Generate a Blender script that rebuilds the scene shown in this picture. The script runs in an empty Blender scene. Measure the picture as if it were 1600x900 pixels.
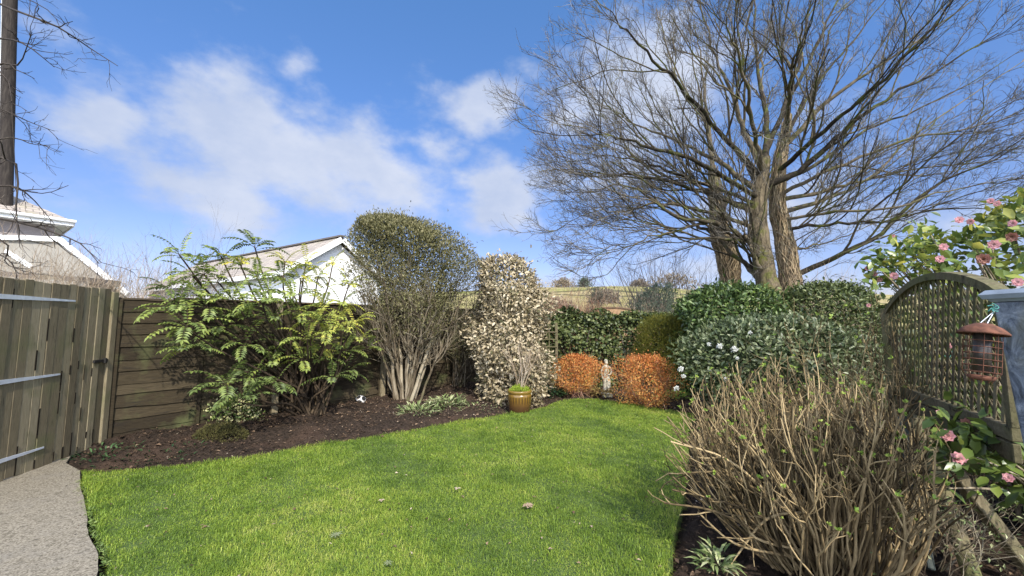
import bpy, math, random
import numpy as np
from mathutils import Vector, Matrix

SC = bpy.context.scene
COL = SC.collection
rad = math.radians
RNG = np.random.default_rng(7)

# ------------------------------------------------------------------ camera model
EYE = np.array([0.0, 0.0, 1.46]); FPX = 620.0; PITCH = rad(5.07)
cp, sp = math.cos(PITCH), math.sin(PITCH)
def ray(px, py):
    a = (px - 800) / FPX; b = (450 - py) / FPX
    return np.array([a, cp - b * sp, sp + b * cp])
def P(px, py, Y):                      # point at distance Y (world y) seen at that pixel
    d = ray(px, py); return EYE + d * (Y / d[1])
def G(px, py, z=0.0):                  # point on the ground
    d = ray(px, py); return EYE + d * ((z - EYE[2]) / d[2])

cam = bpy.data.cameras.new('camera'); co = bpy.data.objects.new('camera', cam); COL.objects.link(co)
co.location = EYE; co.rotation_euler = (rad(90) + PITCH, 0, 0)
cam.sensor_width = 36; cam.lens = FPX / 1600 * 36; cam.clip_end = 5000; cam.clip_start = 0.05
SC.camera = co

# ------------------------------------------------------------------ mesh helpers
ORG = {}
def nrm(v):
    v = np.asarray(v, float); return v / np.maximum(np.linalg.norm(v, axis=-1, keepdims=True), 1e-9)

class MB:
    def __init__(s): s.V = []; s.F = []; s.R = []; s.n = 0; s.S = []
    def add(s, v, f, rnd=0.5, smooth=False):
        v = np.asarray(v, float).reshape(-1, 3); f = np.asarray(f, int)
        s.V.append(v); s.F.append(f + s.n); s.n += len(v)
        s.R.append(np.broadcast_to(np.asarray(rnd, float), (len(f),)).copy()); s.S.append(np.full(len(f), smooth))
    def build(s, name, mat, parent=None, local=False):
        me = bpy.data.meshes.new(name)
        V = np.concatenate(s.V)
        if parent is not None and not local: V = V - ORG[parent.name]
        k = [f.shape[1] for f in s.F]
        tot = np.concatenate([np.full(len(f), f.shape[1]) for f in s.F])
        loops = np.concatenate([f.ravel() for f in s.F])
        me.vertices.add(len(V)); me.vertices.foreach_set('co', V.ravel())
        me.loops.add(len(loops)); me.loops.foreach_set('vertex_index', loops)
        me.polygons.add(len(tot))
        st = np.concatenate([[0], np.cumsum(tot)[:-1]])
        me.polygons.foreach_set('loop_start', st); me.polygons.foreach_set('loop_total', tot)
        me.polygons.foreach_set('use_smooth', np.concatenate(s.S))
        a = me.attributes.new('rnd', 'FLOAT', 'FACE'); a.data.foreach_set('value', np.concatenate(s.R))
        me.update(calc_edges=True); me.validate()
        me.materials.append(mat)
        o = bpy.data.objects.new(name, me); COL.objects.link(o)
        if parent is not None:
            o.parent = parent; ORG[o.name] = ORG[parent.name]
        return o

def tag(o, label=None, cat=None, group=None, kind=None):
    if label: o['label'] = label
    if cat: o['category'] = cat
    if group: o['group'] = group
    if kind: o['kind'] = kind
    return o
def thing(name, label, cat, loc=(0, 0, 0), rz=0, group=None):
    o = bpy.data.objects.new(name, None); COL.objects.link(o)
    o.location = loc; o.rotation_euler = (0, 0, rz); o.empty_display_size = .1
    ORG[o.name] = np.array(loc, float)
    return tag(o, label, cat, group)

def box(mb, c, s, rot=None, rnd=0.5, bev=0.0):
    c = np.asarray(c, float); h = np.asarray(s, float) / 2
    if bev > 0:
        b = min(bev, h.min() * .9)
        pts = []
        for sx in (-1, 1):
            for sy in (-1, 1):
                for sz in (-1, 1):
                    q = np.array([sx, sy, sz]) * h
                    pts += [q - [0, sy * b, sz * b], q - [sx * b, 0, sz * b], q - [sx * b, sy * b, 0]]
        import bmesh
        bm = bmesh.new()
        for p in pts: bm.verts.new(p)
        r = bmesh.ops.convex_hull(bm, input=bm.verts)
        bmesh.ops.triangulate(bm, faces=bm.faces[:])
        bm.verts.index_update()
        v = np.array([x.co[:] for x in bm.verts]); f = np.array([[w.index for w in q.verts] for q in bm.faces]); bm.free()
    else:
        v = np.array([[x, y, z] for x in (-1, 1) for y in (-1, 1) for z in (-1, 1)]) * h
        f = np.array([[0, 1, 3, 2], [4, 6, 7, 5], [0, 4, 5, 1], [2, 3, 7, 6], [0, 2, 6, 4], [1, 5, 7, 3]])
    if rot is not None: v = v @ np.asarray(rot).T
    mb.add(v + c, f, rnd)
def frame(x, up=(0, 0, 1)):             # rotation whose x axis is along x
    x = nrm(x); y = nrm(np.cross(up, x)); z = np.cross(x, y)
    return np.stack([x, y, z], 1)
def bar(mb, a, b, w, h, rnd=.5, bev=.003, up=(0, 0, 1)):
    a = np.asarray(a, float); b = np.asarray(b, float)
    box(mb, (a + b) / 2, (np.linalg.norm(b - a), w, h), frame(b - a, up), rnd, bev)

def tubes(mb, Pt, R, S=4, rnd=0.5, cap=False, smooth=True):
    Pt = np.asarray(Pt, float); R = np.asarray(R, float)
    N, K, _ = Pt.shape
    T = nrm(np.gradient(Pt, axis=1))
    m = nrm(Pt[:, -1] - Pt[:, 0]); ref = np.where(np.abs(m[:, 2:3]) > .8, [[1., 0, 0]], [[0, 0, 1.]])
    U = nrm(np.cross(T, ref[:, None, :])); W = np.cross(T, U)
    a = np.arange(S) * 2 * math.pi / S
    V = Pt[:, :, None] + R[:, :, None, None] * (np.cos(a)[None, None, :, None] * U[:, :, None] + np.sin(a)[None, None, :, None] * W[:, :, None])
    idx = np.arange(N * K * S).reshape(N, K, S); nx = np.roll(idx, -1, 2)
    f = np.stack([idx[:, :-1], nx[:, :-1], nx[:, 1:], idx[:, 1:]], -1).reshape(-1, 4)
    r = np.broadcast_to(np.asarray(rnd, float).reshape(-1, 1), (N, (K - 1) * S)).ravel()
    mb.add(V.reshape(-1, 3), f, r, smooth)
    if cap:
        mb.add(V[:, -1].reshape(-1, 3), np.arange(N * S).reshape(N, S), .9)
        mb.add(V[:, 0].reshape(-1, 3), np.arange(N * S).reshape(N, S)[:, ::-1], .9)
def smoothpath(pts, n):
    pts = np.asarray(pts, float); t = np.linspace(0, len(pts) - 1, n)
    q = np.vstack([2 * pts[0] - pts[1], pts, 2 * pts[-1] - pts[-2]])
    i = np.minimum(t.astype(int), len(pts) - 2); u = (t - i)[:, None]
    a, b, c, d = q[i], q[i + 1], q[i + 2], q[i + 3]
    return .5 * (2 * b + (c - a) * u + (2 * a - 5 * b + 4 * c - d) * u**2 + (3 * b - a - 3 * c + d) * u**3)
def tube1(mb, pts, radii, S=8, n=None, rnd=.5, cap=False):
    if n: 
        radii = np.interp(np.linspace(0, len(radii) - 1, n), np.arange(len(radii)), radii); pts = smoothpath(pts, n)
    tubes(mb, np.array([pts]), np.array([radii]), S, rnd, cap)

def grow(st, di, L, r0, K, wob=.25, bias=(0, 0, 0), tip=.35, rng=RNG):
    st = np.asarray(st, float); d = nrm(di); N = len(st); bias = np.asarray(bias, float)
    L = np.broadcast_to(L, (N,)); r0 = np.broadcast_to(r0, (N,))
    out = [st]; p = st
    for k in range(K - 1):
        d = nrm(d + rng.normal(0, wob, (N, 3)) + bias); p = p + d * (L / (K - 1))[:, None]; out.append(p)
    return np.stack(out, 1), r0[:, None] * np.linspace(1, tip, K)[None]
def spawn(Pt, R, m, t0=.2, t1=1., ang=(25, 60), rng=RNG):
    N, K, _ = Pt.shape
    t = rng.uniform(t0, t1, (N, m)) * (K - 1) ; i = np.minimum(t.astype(int), K - 2); u = t - i
    n = np.arange(N)[:, None]
    p = Pt[n, i] * (1 - u[..., None]) + Pt[n, i + 1] * u[..., None]
    T = nrm(Pt[n, i + 1] - Pt[n, i]); r = R[n, i] * (1 - u) + R[n, i + 1] * u
    a = np.radians(rng.uniform(*ang, (N, m)))[..., None]
    q = nrm(np.cross(T, rng.normal(0, 1, (N, m, 3))))
    d = np.cos(a) * T + np.sin(a) * q
    return p.reshape(-1, 3), d.reshape(-1, 3), r.ravel(), (t / (K - 1)).ravel()

def leaves(mb, C, D, N, L, W, fold=.25, rnd=None, oval=False, curl=.15, rng=RNG):
    C = np.asarray(C, float); n = len(C); D = nrm(D); L = np.broadcast_to(L, (n,))[:, None]; W = np.broadcast_to(W, (n,))[:, None]
    side = nrm(np.cross(D, N)); nn = np.cross(side, D)
    if rnd is None: rnd = rng.random(n)
    if not oval:
        v = np.stack([C, C + D * L * .45 + side * W / 2 + nn * W * fold, C + D * L - nn * L * curl, C + D * L * .45 - side * W / 2 + nn * W * fold], 1)
        b = (np.arange(n) * 4)[:, None]
        mb.add(v.reshape(-1, 3), np.concatenate([b + [0, 1, 2], b + [0, 2, 3]]), np.tile(rnd, 2))
    else:
        up = nn * W * fold
        v = np.stack([C, C + D * L * .5, C + D * L - nn * L * curl,
                      C + D * L * .22 + side * W * .36 + up, C + D * L * .62 + side * W * .5 + up - nn * L * curl * .3,
                      C + D * L * .22 - side * W * .36 + up, C + D * L * .62 - side * W * .5 + up - nn * L * curl * .3], 1)
        b = (np.arange(n) * 7)[:, None]
        o = mb.n
        mb.add(v.reshape(-1, 3), np.concatenate([b + [0, 1, 4, 3], b + [0, 5, 6, 1]]), np.tile(rnd, 2), True)
        mb.F.append(np.concatenate([b + [1, 2, 4], b + [1, 6, 2]]) + o); mb.R.append(np.tile(rnd, 2)); mb.S.append(np.full(2 * n, True))
def lathe(mb, prof, c=(0, 0, 0), S=24, rnd=.5, smooth=True):
    prof = np.asarray(prof, float); K = len(prof); a = np.arange(S) * 2 * math.pi / S
    V = np.stack([prof[:, None, 0] * np.cos(a), prof[:, None, 0] * np.sin(a), np.broadcast_to(prof[:, None, 1], (K, S))], -1) + np.asarray(c)
    idx = np.arange(K * S).reshape(K, S); nx = np.roll(idx, -1, 1)
    mb.add(V.reshape(-1, 3), np.stack([idx[:-1], nx[:-1], nx[1:], idx[1:]], -1).reshape(-1, 4), rnd, smooth)

def blob(n, rings, lo=.72, hi=1.04, lump=.1, rng=RNG, seed=0):
    """points in the outer shell of a lumpy solid given as rings (z, cx, cy, rx, ry); returns points, outward normals"""
    r = np.asarray(rings, float); zz = np.linspace(0, len(r) - 1, 200)
    q = np.stack([np.interp(zz, np.arange(len(r)), r[:, k]) for k in range(5)], 1)
    rr = (q[:, 3] + q[:, 4]) / 2
    ds = np.hypot(np.gradient(q[:, 0]), np.gradient(rr)) * (rr + .02)
    i = rng.choice(200, n, p=ds / ds.sum()); th = rng.uniform(0, 2 * math.pi, n)
    g = np.random.default_rng(seed)
    k = np.ones(n)
    for _ in range(6):
        f = g.integers(1, 6); k += lump * .45 * np.sin(f * th + g.uniform(3, 9) * q[i, 0] + g.uniform(0, 6))
    s = rng.uniform(lo, hi, n)**.7 * k
    p = np.stack([q[i, 1] + q[i, 3] * s * np.cos(th), q[i, 2] + q[i, 4] * s * np.sin(th), q[i, 0] + rng.normal(0, .02, n)], 1)
    slope = -np.gradient(rr)[i] / np.maximum(np.abs(np.gradient(q[:, 0]))[i], 1e-4)
    nn = nrm(np.stack([np.cos(th), np.sin(th), np.clip(slope, -2, 4)], 1))
    return p, nn

# ------------------------------------------------------------------ materials
def newmat(name):
    m = bpy.data.materials.new(name); m.use_nodes = True; nt = m.node_tree
    return m, nt, nt.nodes['Principled BSDF'], nt.nodes['Material Output']
def node(nt, t, **k):
    n = nt.nodes.new(t)
    for a, b in k.items():
        if a.startswith('i_'): n.inputs[a[2:].replace('_', ' ')].default_value = b
        else: setattr(n, a, b)
    return n
def ramp(nt, cols, fac, pos=None, const=False):
    n = nt.nodes.new('ShaderNodeValToRGB'); e = n.color_ramp.elements
    pos = pos or [i / max(1, len(cols) - 1) for i in range(len(cols))]
    while len(e) < len(cols): e.new(.5)
    for x, c, p in zip(e, cols, pos): x.position = p; x.color = (*c, 1)
    if const: n.color_ramp.interpolation = 'CONSTANT'
    nt.links.new(fac, n.inputs[0]); return n.outputs[0]
def mix(nt, a, b, f, mode='MIX'):
    n = nt.nodes.new('ShaderNodeMix'); n.data_type = 'RGBA'; n.blend_type = mode
    for s, v in ((n.inputs[0], f), (n.inputs[6], a), (n.inputs[7], b)):
        if isinstance(v, (int, float)): s.default_value = v
        elif isinstance(v, tuple): s.default_value = (*v, 1)
        else: nt.links.new(v, s)
    return n.outputs[2]
def noise(nt, scale, detail=4, sc=(1, 1, 1), rough=.55, coord='Object', dist=0.):
    tc = nt.nodes.new('ShaderNodeTexCoord'); mp = nt.nodes.new('ShaderNodeMapping'); mp.inputs['Scale'].default_value = sc
    nt.links.new(tc.outputs[coord], mp.inputs[0])
    n = nt.nodes.new('ShaderNodeTexNoise'); n.inputs['Scale'].default_value = scale; n.inputs['Detail'].default_value = detail
    n.inputs['Roughness'].default_value = rough; n.inputs['Distortion'].default_value = dist
    nt.links.new(mp.outputs[0], n.inputs['Vector']); return n.outputs[0]
def attr(nt, name='rnd'):
    n = nt.nodes.new('ShaderNodeAttribute'); n.attribute_name = name; return n.outputs['Fac']
def mmath(nt, op, a, b=None, c=None, clamp=False):
    n = nt.nodes.new('ShaderNodeMath'); n.operation = op; n.use_clamp = clamp
    for s, v in zip(n.inputs, (a, b, c)):
        if v is None: continue
        if isinstance(v, (int, float)): s.default_value = v
        else: nt.links.new(v, s)
    return n.outputs[0]
def bump(nt, bsdf, h, strength=.4, dist=.01):
    b = nt.nodes.new('ShaderNodeBump'); b.inputs['Strength'].default_value = strength; b.inputs['Distance'].default_value = dist
    nt.links.new(h, b.inputs['Height']); nt.links.new(b.outputs[0], bsdf.inputs['Normal'])

def leafmat(name, cols, rough=.5, trans=.25, spec=.35, nz=.35):
    m, nt, b, out = newmat(name)
    f = mmath(nt, 'MULTIPLY_ADD', mmath(nt, 'SUBTRACT', noise(nt, 3.0, 3), .5), nz * 1.6, attr(nt), True)
    c = ramp(nt, cols, f); nt.links.new(c, b.inputs['Base Color'])
    b.inputs['Roughness'].default_value = rough; b.inputs['Specular IOR Level'].default_value = spec
    if trans > 0:
        t = nt.nodes.new('ShaderNodeBsdfTranslucent'); nt.links.new(c, t.inputs[0])
        x = nt.nodes.new('ShaderNodeMixShader'); x.inputs[0].default_value = trans
        nt.links.new(b.outputs[0], x.inputs[1]); nt.links.new(t.outputs[0], x.inputs[2]); nt.links.new(x.outputs[0], out.inputs[0])
    return m
def barkmat(name, cols, scale=14, moss=None, mossamt=.5, rough=.85, bs=.5, sc=(1, 1, .35), bd=.01):
    m, nt, b, out = newmat(name)
    n1 = noise(nt, scale, 6, sc, .65)
    f = mmath(nt, 'MULTIPLY_ADD', mmath(nt, 'SUBTRACT', attr(nt), .5), .5, n1)
    lo, hi = .25, .75
    c = ramp(nt, cols, f, [lo + (hi - lo) * i / max(1, len(cols) - 1) for i in range(len(cols))])
    if moss:
        c = mix(nt, c, moss, mmath(nt, 'MULTIPLY', ramp(nt, [(0, 0, 0), (1, 1, 1)], noise(nt, 2.3, 5, (1, 1, 1), .6), [.62 - .25 * mossamt, .75 - .2 * mossamt]), .85))
    nt.links.new(c, b.inputs['Base Color']); b.inputs['Roughness'].default_value = rough; b.inputs['Specular IOR Level'].default_value = .2
    bump(nt, b, n1, bs, bd); return m
def woodmat(name, cols, gsc, moss=(.09, .10, .04), mossamt=.4, dark=(.02, .016, .012), darkamt=.4, seed=0.):
    m, nt, b, out = newmat(name)
    g = noise(nt, 9, 6, gsc, .65, dist=.4); g2 = noise(nt, 2.2, 4, (1, 1, 1), .6)
    f = mmath(nt, 'ADD', mmath(nt, 'MULTIPLY', g, .75), mmath(nt, 'MULTIPLY_ADD', mmath(nt, 'SUBTRACT', attr(nt), .5), .38, .12))
    c = ramp(nt, cols, f, [.25 + .5 * i / max(1, len(cols) - 1) for i in range(len(cols))])
    c = mix(nt, c, moss, mmath(nt, 'MULTIPLY', ramp(nt, [(0, 0, 0), (1, 1, 1)], g2, [.6 - .25 * mossamt, .72]), .8))
    g3 = noise(nt, 3.1, 6, tuple(.4 + .6 * x for x in gsc), .7)
    c = mix(nt, c, dark, mmath(nt, 'MULTIPLY', ramp(nt, [(1, 1, 1), (0, 0, 0)], g3, [.28 + .12 * darkamt, .40 + .16 * darkamt]), .85))
    nt.links.new(c, b.inputs['Base Color']); b.inputs['Roughness'].default_value = .85; b.inputs['Specular IOR Level'].default_value = .2
    bump(nt, b, g, .5, .006); return m
def plain(name, col, rough=.6, var=.15, scale=12, metal=0., bs=.1, spec=.4):
    m, nt, b, out = newmat(name)
    n = noise(nt, scale, 5)
    c = ramp(nt, [tuple(x * (1 - var) for x in col), tuple(min(1, x * (1 + var)) for x in col)], n, [.3, .7])
    nt.links.new(c, b.inputs['Base Color']); b.inputs['Roughness'].default_value = rough; b.inputs['Metallic'].default_value = metal
    b.inputs['Specular IOR Level'].default_value = spec
    if bs: bump(nt, b, n, bs, .005)
    return m

M = {}
M['bark_oak'] = barkmat('oak bark', [(.035, .026, .016), (.105, .082, .05), (.235, .185, .115)], 11, (.11, .12, .02), .5, bs=.9, sc=(1, 1, .28), bd=.09)
M['limb_oak'] = barkmat('oak limbs, wet and mossy', [(.022, .017, .011), (.062, .049, .031), (.15, .12, .078)], 9, (.085, .095, .02), .5, bs=.7, sc=(1, 1, 1), bd=.03)
M['twig_oak'] = barkmat('oak twigs', [(.032, .027, .021), (.072, .06, .046), (.24, .22, .19)], 5, (.13, .13, .04), .25)
M['ivy_stem'] = barkmat('ivy stems', [(.12, .085, .05), (.30, .22, .13), (.42, .33, .2)], 10)
M['dark_twig'] = barkmat('dark twigs', [(.018, .014, .012), (.045, .036, .03), (.08, .065, .05)], 12)
M['pale_twig'] = barkmat('pale twigs', [(.19, .14, .09), (.34, .26, .18), (.48, .4, .3)], 7)
M['grey_twig'] = barkmat('grey twigs', [(.09, .075, .065), (.18, .15, .13), (.28, .24, .2)], 7)
M['red_twig'] = barkmat('reddish twigs', [(.18, .09, .06), (.32, .17, .11), (.42, .26, .17)], 7)
M['hydr'] = barkmat('hydrangea stems', [(.035, .025, .013), (.17, .122, .06), (.44, .33, .175)], 6, sc=(1, 1, .6))
M['shrub_bark'] = barkmat('shrub bark', [(.07, .052, .032), (.165, .13, .085), (.34, .29, .21)], 10, (.13, .13, .06), .3)
M['mahonia_stem'] = barkmat('mahonia stems', [(.02, .015, .01), (.05, .035, .022), (.09, .065, .04)], 14)
M['mahonia'] = leafmat('mahonia leaf', [(.072, .10, .03), (.155, .205, .052), (.28, .33, .075), (.46, .45, .085), (.58, .49, .08)], .5, .28, .32, .12)
M['olive'] = leafmat('olive small leaf', [(.045, .045, .016), (.105, .10, .04), (.19, .175, .075), (.30, .265, .14)], .5, .2)
M['varieg'] = leafmat('cream edged leaf', [(.05, .065, .022), (.14, .12, .06), (.32, .255, .15), (.46, .38, .245), (.58, .5, .35)], .5, .18, nz=.2)
M['vareuo'] = leafmat('cream and green leaf', [(.04, .09, .02), (.12, .18, .04), (.5, .48, .22), (.65, .6, .36)], .45, .2, nz=.1)
M['ivyleaf'] = leafmat('dark ivy leaf', [(.022, .034, .010), (.05, .07, .02), (.10, .125, .036), (.19, .21, .075)], .48, .18, .4)
M['laurel'] = leafmat('laurel leaf', [(.020, .036, .010), (.045, .08, .02), (.085, .135, .034), (.16, .21, .06)], .42, .18, .4)
M['viburnum'] = leafmat('grey green leaf', [(.034, .054, .02), (.075, .103, .038), (.14, .172, .075), (.25, .27, .15)], .42, .18, .45)
M['conifer'] = leafmat('olive conifer', [(.05, .06, .008), (.11, .115, .014), (.19, .17, .022)], .6, .2)
M['greycon'] = leafmat('grey green conifer', [(.05, .075, .05), (.10, .13, .09), (.17, .2, .14)], .6, .2)
M['orange'] = leafmat('orange spring leaf', [(.22, .065, .025), (.48, .16, .045), (.64, .26, .07), (.68, .38, .12), (.40, .33, .09)], .5, .3, nz=.35)
M['camellia'] = leafmat('camellia leaf', [(.035, .06, .015), (.085, .13, .028), (.165, .22, .045), (.31, .33, .065), (.48, .43, .09)], .34, .25, .5, .2)
M['bud'] = leafmat('lime bud leaf', [(.16, .26, .04), (.30, .42, .07), (.46, .52, .12)], .45, .35)
M['lowplant'] = leafmat('low plant leaf', [(.06, .09, .03), (.16, .22, .07), (.34, .38, .17), (.48, .48, .28)], .5, .2)
M['lowgreen'] = leafmat('low green leaf', [(.015, .04, .015), (.04, .09, .035), (.09, .16, .06)], .4, .2)
M['edgeweed'] = leafmat('edge weed leaf', [(.05, .08, .02), (.12, .18, .04), (.22, .28, .08)], .55, .2)
M['moss'] = leafmat('moss', [(.07, .10, .02), (.22, .30, .03), (.38, .46, .05)], .8, .2)
M['pink'] = leafmat('pink petal', [(.70, .32, .34), (.84, .47, .48), (.88, .64, .62), (.9, .75, .72)], .5, .3, nz=.1)
M['brownpetal'] = leafmat('browning petal', [(.30, .13, .10), (.45, .22, .16), (.6, .36, .27)], .6, .2)
M['white'] = leafmat('white petal', [(.62, .62, .55), (.8, .8, .75), (.85, .85, .8)], .5, .3)
M['litter'] = leafmat('fallen leaf', [(.022, .016, .011), (.065, .045, .03), (.13, .085, .055), (.26, .18, .115), (.44, .36, .27)], .8, .05, .1, .25)
M['fence'] = woodmat('lapped fence wood', [(.018, .013, .0075), (.040, .030, .0165), (.082, .064, .038)], (1, 1, 16), mossamt=.25)
M['gate'] = woodmat('gate wood', [(.085, .068, .041), (.18, .147, .09), (.28, .237, .152)], (26, 26, 1.2), (.13, .13, .06), .3, darkamt=.15)
M['trellis'] = woodmat('trellis wood', [(.056, .045, .027), (.125, .102, .062), (.22, .185, .115)], (6, 6, 6), (.11, .125, .04), .6, darkamt=.3)
M['cap_wood'] = woodmat('capping rail wood', [(.06, .04, .026), (.12, .08, .05), (.2, .14, .09)], (1, 8, 8))
M['shedwood'] = plain('honey brown boards', (.30, .19, .10), .8, .3, 6)
M['galv'] = plain('galvanised strap', (.62, .65, .70), .5, .12, 20, .35)
M['dark_iron'] = plain('dark iron', (.03, .028, .026), .6, .3, 20, .4)
M['whitepaint'] = plain('white paint', (.78, .78, .76), .6, .05, 4)
M['render_white'] = plain('white render', (.80, .80, .79), .8, .04, 30, bs=.15)
M['cream'] = plain('cream paint', (.27, .25, .215), .7, .08, 4)
M['pebble'] = plain('grey pebbledash', (.25, .22, .21), .9, .25, 60, bs=.5)
M['poleWood'] = barkmat('creosoted pole', [(.012, .01, .009), (.03, .024, .02), (.06, .05, .04)], 20, sc=(1, 1, .1))
M['fissure'] = plain('dark rotted wood', (.018, .014, .010), .95, .3, 30, 0., .1, .1)
M['conduit'] = plain('pale conduit', (.5, .5, .48), .5, .1)
M['rust'] = plain('rusty iron', (.13, .052, .03), .85, .5, 40, .1, .3)
M['stone'] = plain('weathered cast stone', (.36, .33, .25), .9, .5, 18, bs=.4)
M['twine'] = plain('green twine', (.06, .22, .19), .8, .2)

def slates():
    m, nt, b, out = newmat('brown slates')
    tc = nt.nodes.new('ShaderNodeTexCoord')
    br = node(nt, 'ShaderNodeTexBrick'); br.inputs['Scale'].default_value = 1
    br.inputs['Brick Width'].default_value = .3; br.inputs['Row Height'].default_value = .2; br.inputs['Mortar Size'].default_value = .012
    br.inputs['Color1'].default_value = (.40, .34, .28, 1); br.inputs['Color2'].default_value = (.29, .25, .21, 1); br.inputs['Mortar'].default_value = (.11, .095, .085, 1)
    nt.links.new(tc.outputs['UV'], br.inputs['Vector'])
    c = mix(nt, br.outputs[0], (.30, .27, .16), mmath(nt, 'MULTIPLY', ramp(nt, [(0, 0, 0), (1, 1, 1)], noise(nt, 1.3, 5), [.5, .7]), .5))
    nt.links.new(c, b.inputs['Base Color']); b.inputs['Roughness'].default_value = .8
    bump(nt, b, br.outputs['Fac'], -.6, .01); return m
M['slate'] = slates()

def pillarmat():
    m, nt, b, out = newmat('blue grey weathered stone')
    n1 = noise(nt, 15, 8, (1, 1, .6), .75, dist=.8); n2 = noise(nt, 5, 5, (1, 1, .5))
    c = ramp(nt, [(.035, .04, .05), (.115, .135, .17), (.225, .255, .30), (.42, .45, .49)], n1, [.34, .46, .56, .68])
    c = mix(nt, c, (.16, .14, .06), mmath(nt, 'MULTIPLY', ramp(nt, [(0, 0, 0), (1, 1, 1)], n2, [.52, .66]), .75))
    nt.links.new(c, b.inputs['Base Color']); b.inputs['Roughness'].default_value = .85; bump(nt, b, n1, .7, .02); return m
M['pillar'] = pillarmat()

def concretemat():
    m, nt, b, out = newmat('worn concrete')
    n1 = noise(nt, 90, 5, rough=.7); n2 = noise(nt, 3, 5, rough=.65); n3 = noise(nt, 28, 3)
    c = ramp(nt, [(.07, .058, .042), (.225, .195, .145), (.34, .30, .232)], n1, [.36, .5, .66])
    c = mix(nt, c, (.2, .18, .15), mmath(nt, 'MULTIPLY', ramp(nt, [(0, 0, 0), (1, 1, 1)], n2, [.5, .7]), .55))
    c = mix(nt, c, (.085, .072, .055), mmath(nt, 'MULTIPLY', ramp(nt, [(0, 0, 0), (1, 1, 1)], n3, [.58, .70]), .7))
    c = mix(nt, c, (.10, .085, .06), mmath(nt, 'MULTIPLY', ramp(nt, [(0, 0, 0), (1, 1, 1)], noise(nt, 7, 6, rough=.75), [.56, .68]), .55))
    nt.links.new(c, b.inputs['Base Color']); b.inputs['Roughness'].default_value = .95; b.inputs['Specular IOR Level'].default_value = .2; bump(nt, b, n1, .5, .006); return m
M['concrete'] = concretemat()
def soilmat():
    m, nt, b, out = newmat('dark garden soil')
    n1 = noise(nt, 28, 8, rough=.75); n2 = noise(nt, 1.6, 4)
    c = ramp(nt, [(.014, .010, .0075), (.045, .032, .023), (.105, .07, .05)], n1, [.32, .5, .7])
    c = mix(nt, c, (.11, .068, .046), mmath(nt, 'MULTIPLY', ramp(nt, [(0, 0, 0), (1, 1, 1)], n2, [.5, .68]), .55))
    nt.links.new(c, b.inputs['Base Color']); b.inputs['Roughness'].default_value = .95; b.inputs['Specular IOR Level'].default_value = .15; bump(nt, b, n1, 1., .05); return m
M['soil'] = soilmat()
def turfmat():
    m, nt, b, out = newmat('turf thatch')
    n1 = noise(nt, 60, 4); n2 = noise(nt, 1.8, 4)
    c = ramp(nt, [(.018, .03, .006), (.05, .085, .012), (.10, .14, .028)], n1, [.3, .5, .7])
    nt.links.new(c, b.inputs['Base Color']); b.inputs['Roughness'].default_value = .9; bump(nt, b, n1, .6, .02); return m
M['turf'] = turfmat()
def grassmat():
    m, nt, b, out = newmat('grass blades')
    n2 = noise(nt, 1.1, 5, rough=.6); n3 = noise(nt, 5, 3)
    f = mmath(nt, 'ADD', mmath(nt, 'MULTIPLY', attr(nt), .5), mmath(nt, 'ADD', mmath(nt, 'MULTIPLY_ADD', mmath(nt, 'SUBTRACT', n2, .5), 1.0, .27), mmath(nt, 'MULTIPLY', n3, .25)))
    c = ramp(nt, [(.052, .096, .013), (.135, .215, .026), (.25, .345, .040), (.38, .425, .07), (.48, .46, .15)], f, [.28, .5, .7, .88, 1.05 if False else 1.])
    nt.links.new(c, b.inputs['Base Color']); b.inputs['Roughness'].default_value = .5; b.inputs['Specular IOR Level'].default_value = .3
    t = nt.nodes.new('ShaderNodeBsdfTranslucent'); nt.links.new(c, t.inputs[0]); x = nt.nodes.new('ShaderNodeMixShader'); x.inputs[0].default_value = .3
    nt.links.new(b.outputs[0], x.inputs[1]); nt.links.new(t.outputs[0], x.inputs[2]); nt.links.new(x.outputs[0], out.inputs[0]); return m
M['grass'] = grassmat()
def hillmat():
    m, nt, b, out = newmat('hill pasture')
    tc = nt.nodes.new('ShaderNodeTexCoord'); v = node(nt, 'ShaderNodeTexVoronoi'); v.inputs['Scale'].default_value = .012
    nt.links.new(tc.outputs['Object'], v.inputs['Vector'])
    sx = nt.nodes.new('ShaderNodeSeparateColor'); nt.links.new(v.outputs['Color'], sx.inputs[0])
    c = ramp(nt, [(.17, .215, .05), (.27, .235, .10), (.32, .26, .13), (.22, .215, .07)], sx.outputs[0])
    n = noise(nt, .05, 6, rough=.7)
    c = mix(nt, c, (.36, .29, .16), ramp(nt, [(0, 0, 0), (1, 1, 1)], n, [.45, .65]))
    v2 = node(nt, 'ShaderNodeTexVoronoi', feature='DISTANCE_TO_EDGE'); v2.inputs['Scale'].default_value = .012
    nt.links.new(tc.outputs['Object'], v2.inputs['Vector'])
    c = mix(nt, c, (.10, .095, .05), ramp(nt, [(1, 1, 1), (0, 0, 0)], mmath(nt, 'ADD', v2.outputs['Distance'], mmath(nt, 'MULTIPLY', mmath(nt, 'SUBTRACT', noise(nt, .3, 4), .5), .06)), [.02, .05]))
    nt.links.new(c, b.inputs['Base Color']); b.inputs['Roughness'].default_value = 1; b.inputs['Specular IOR Level'].default_value = 0; return m
M['hill'] = hillmat()
M['rough'] = plain('rough ground', (.10, .11, .04), .95, .4, 3, bs=.3)

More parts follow.
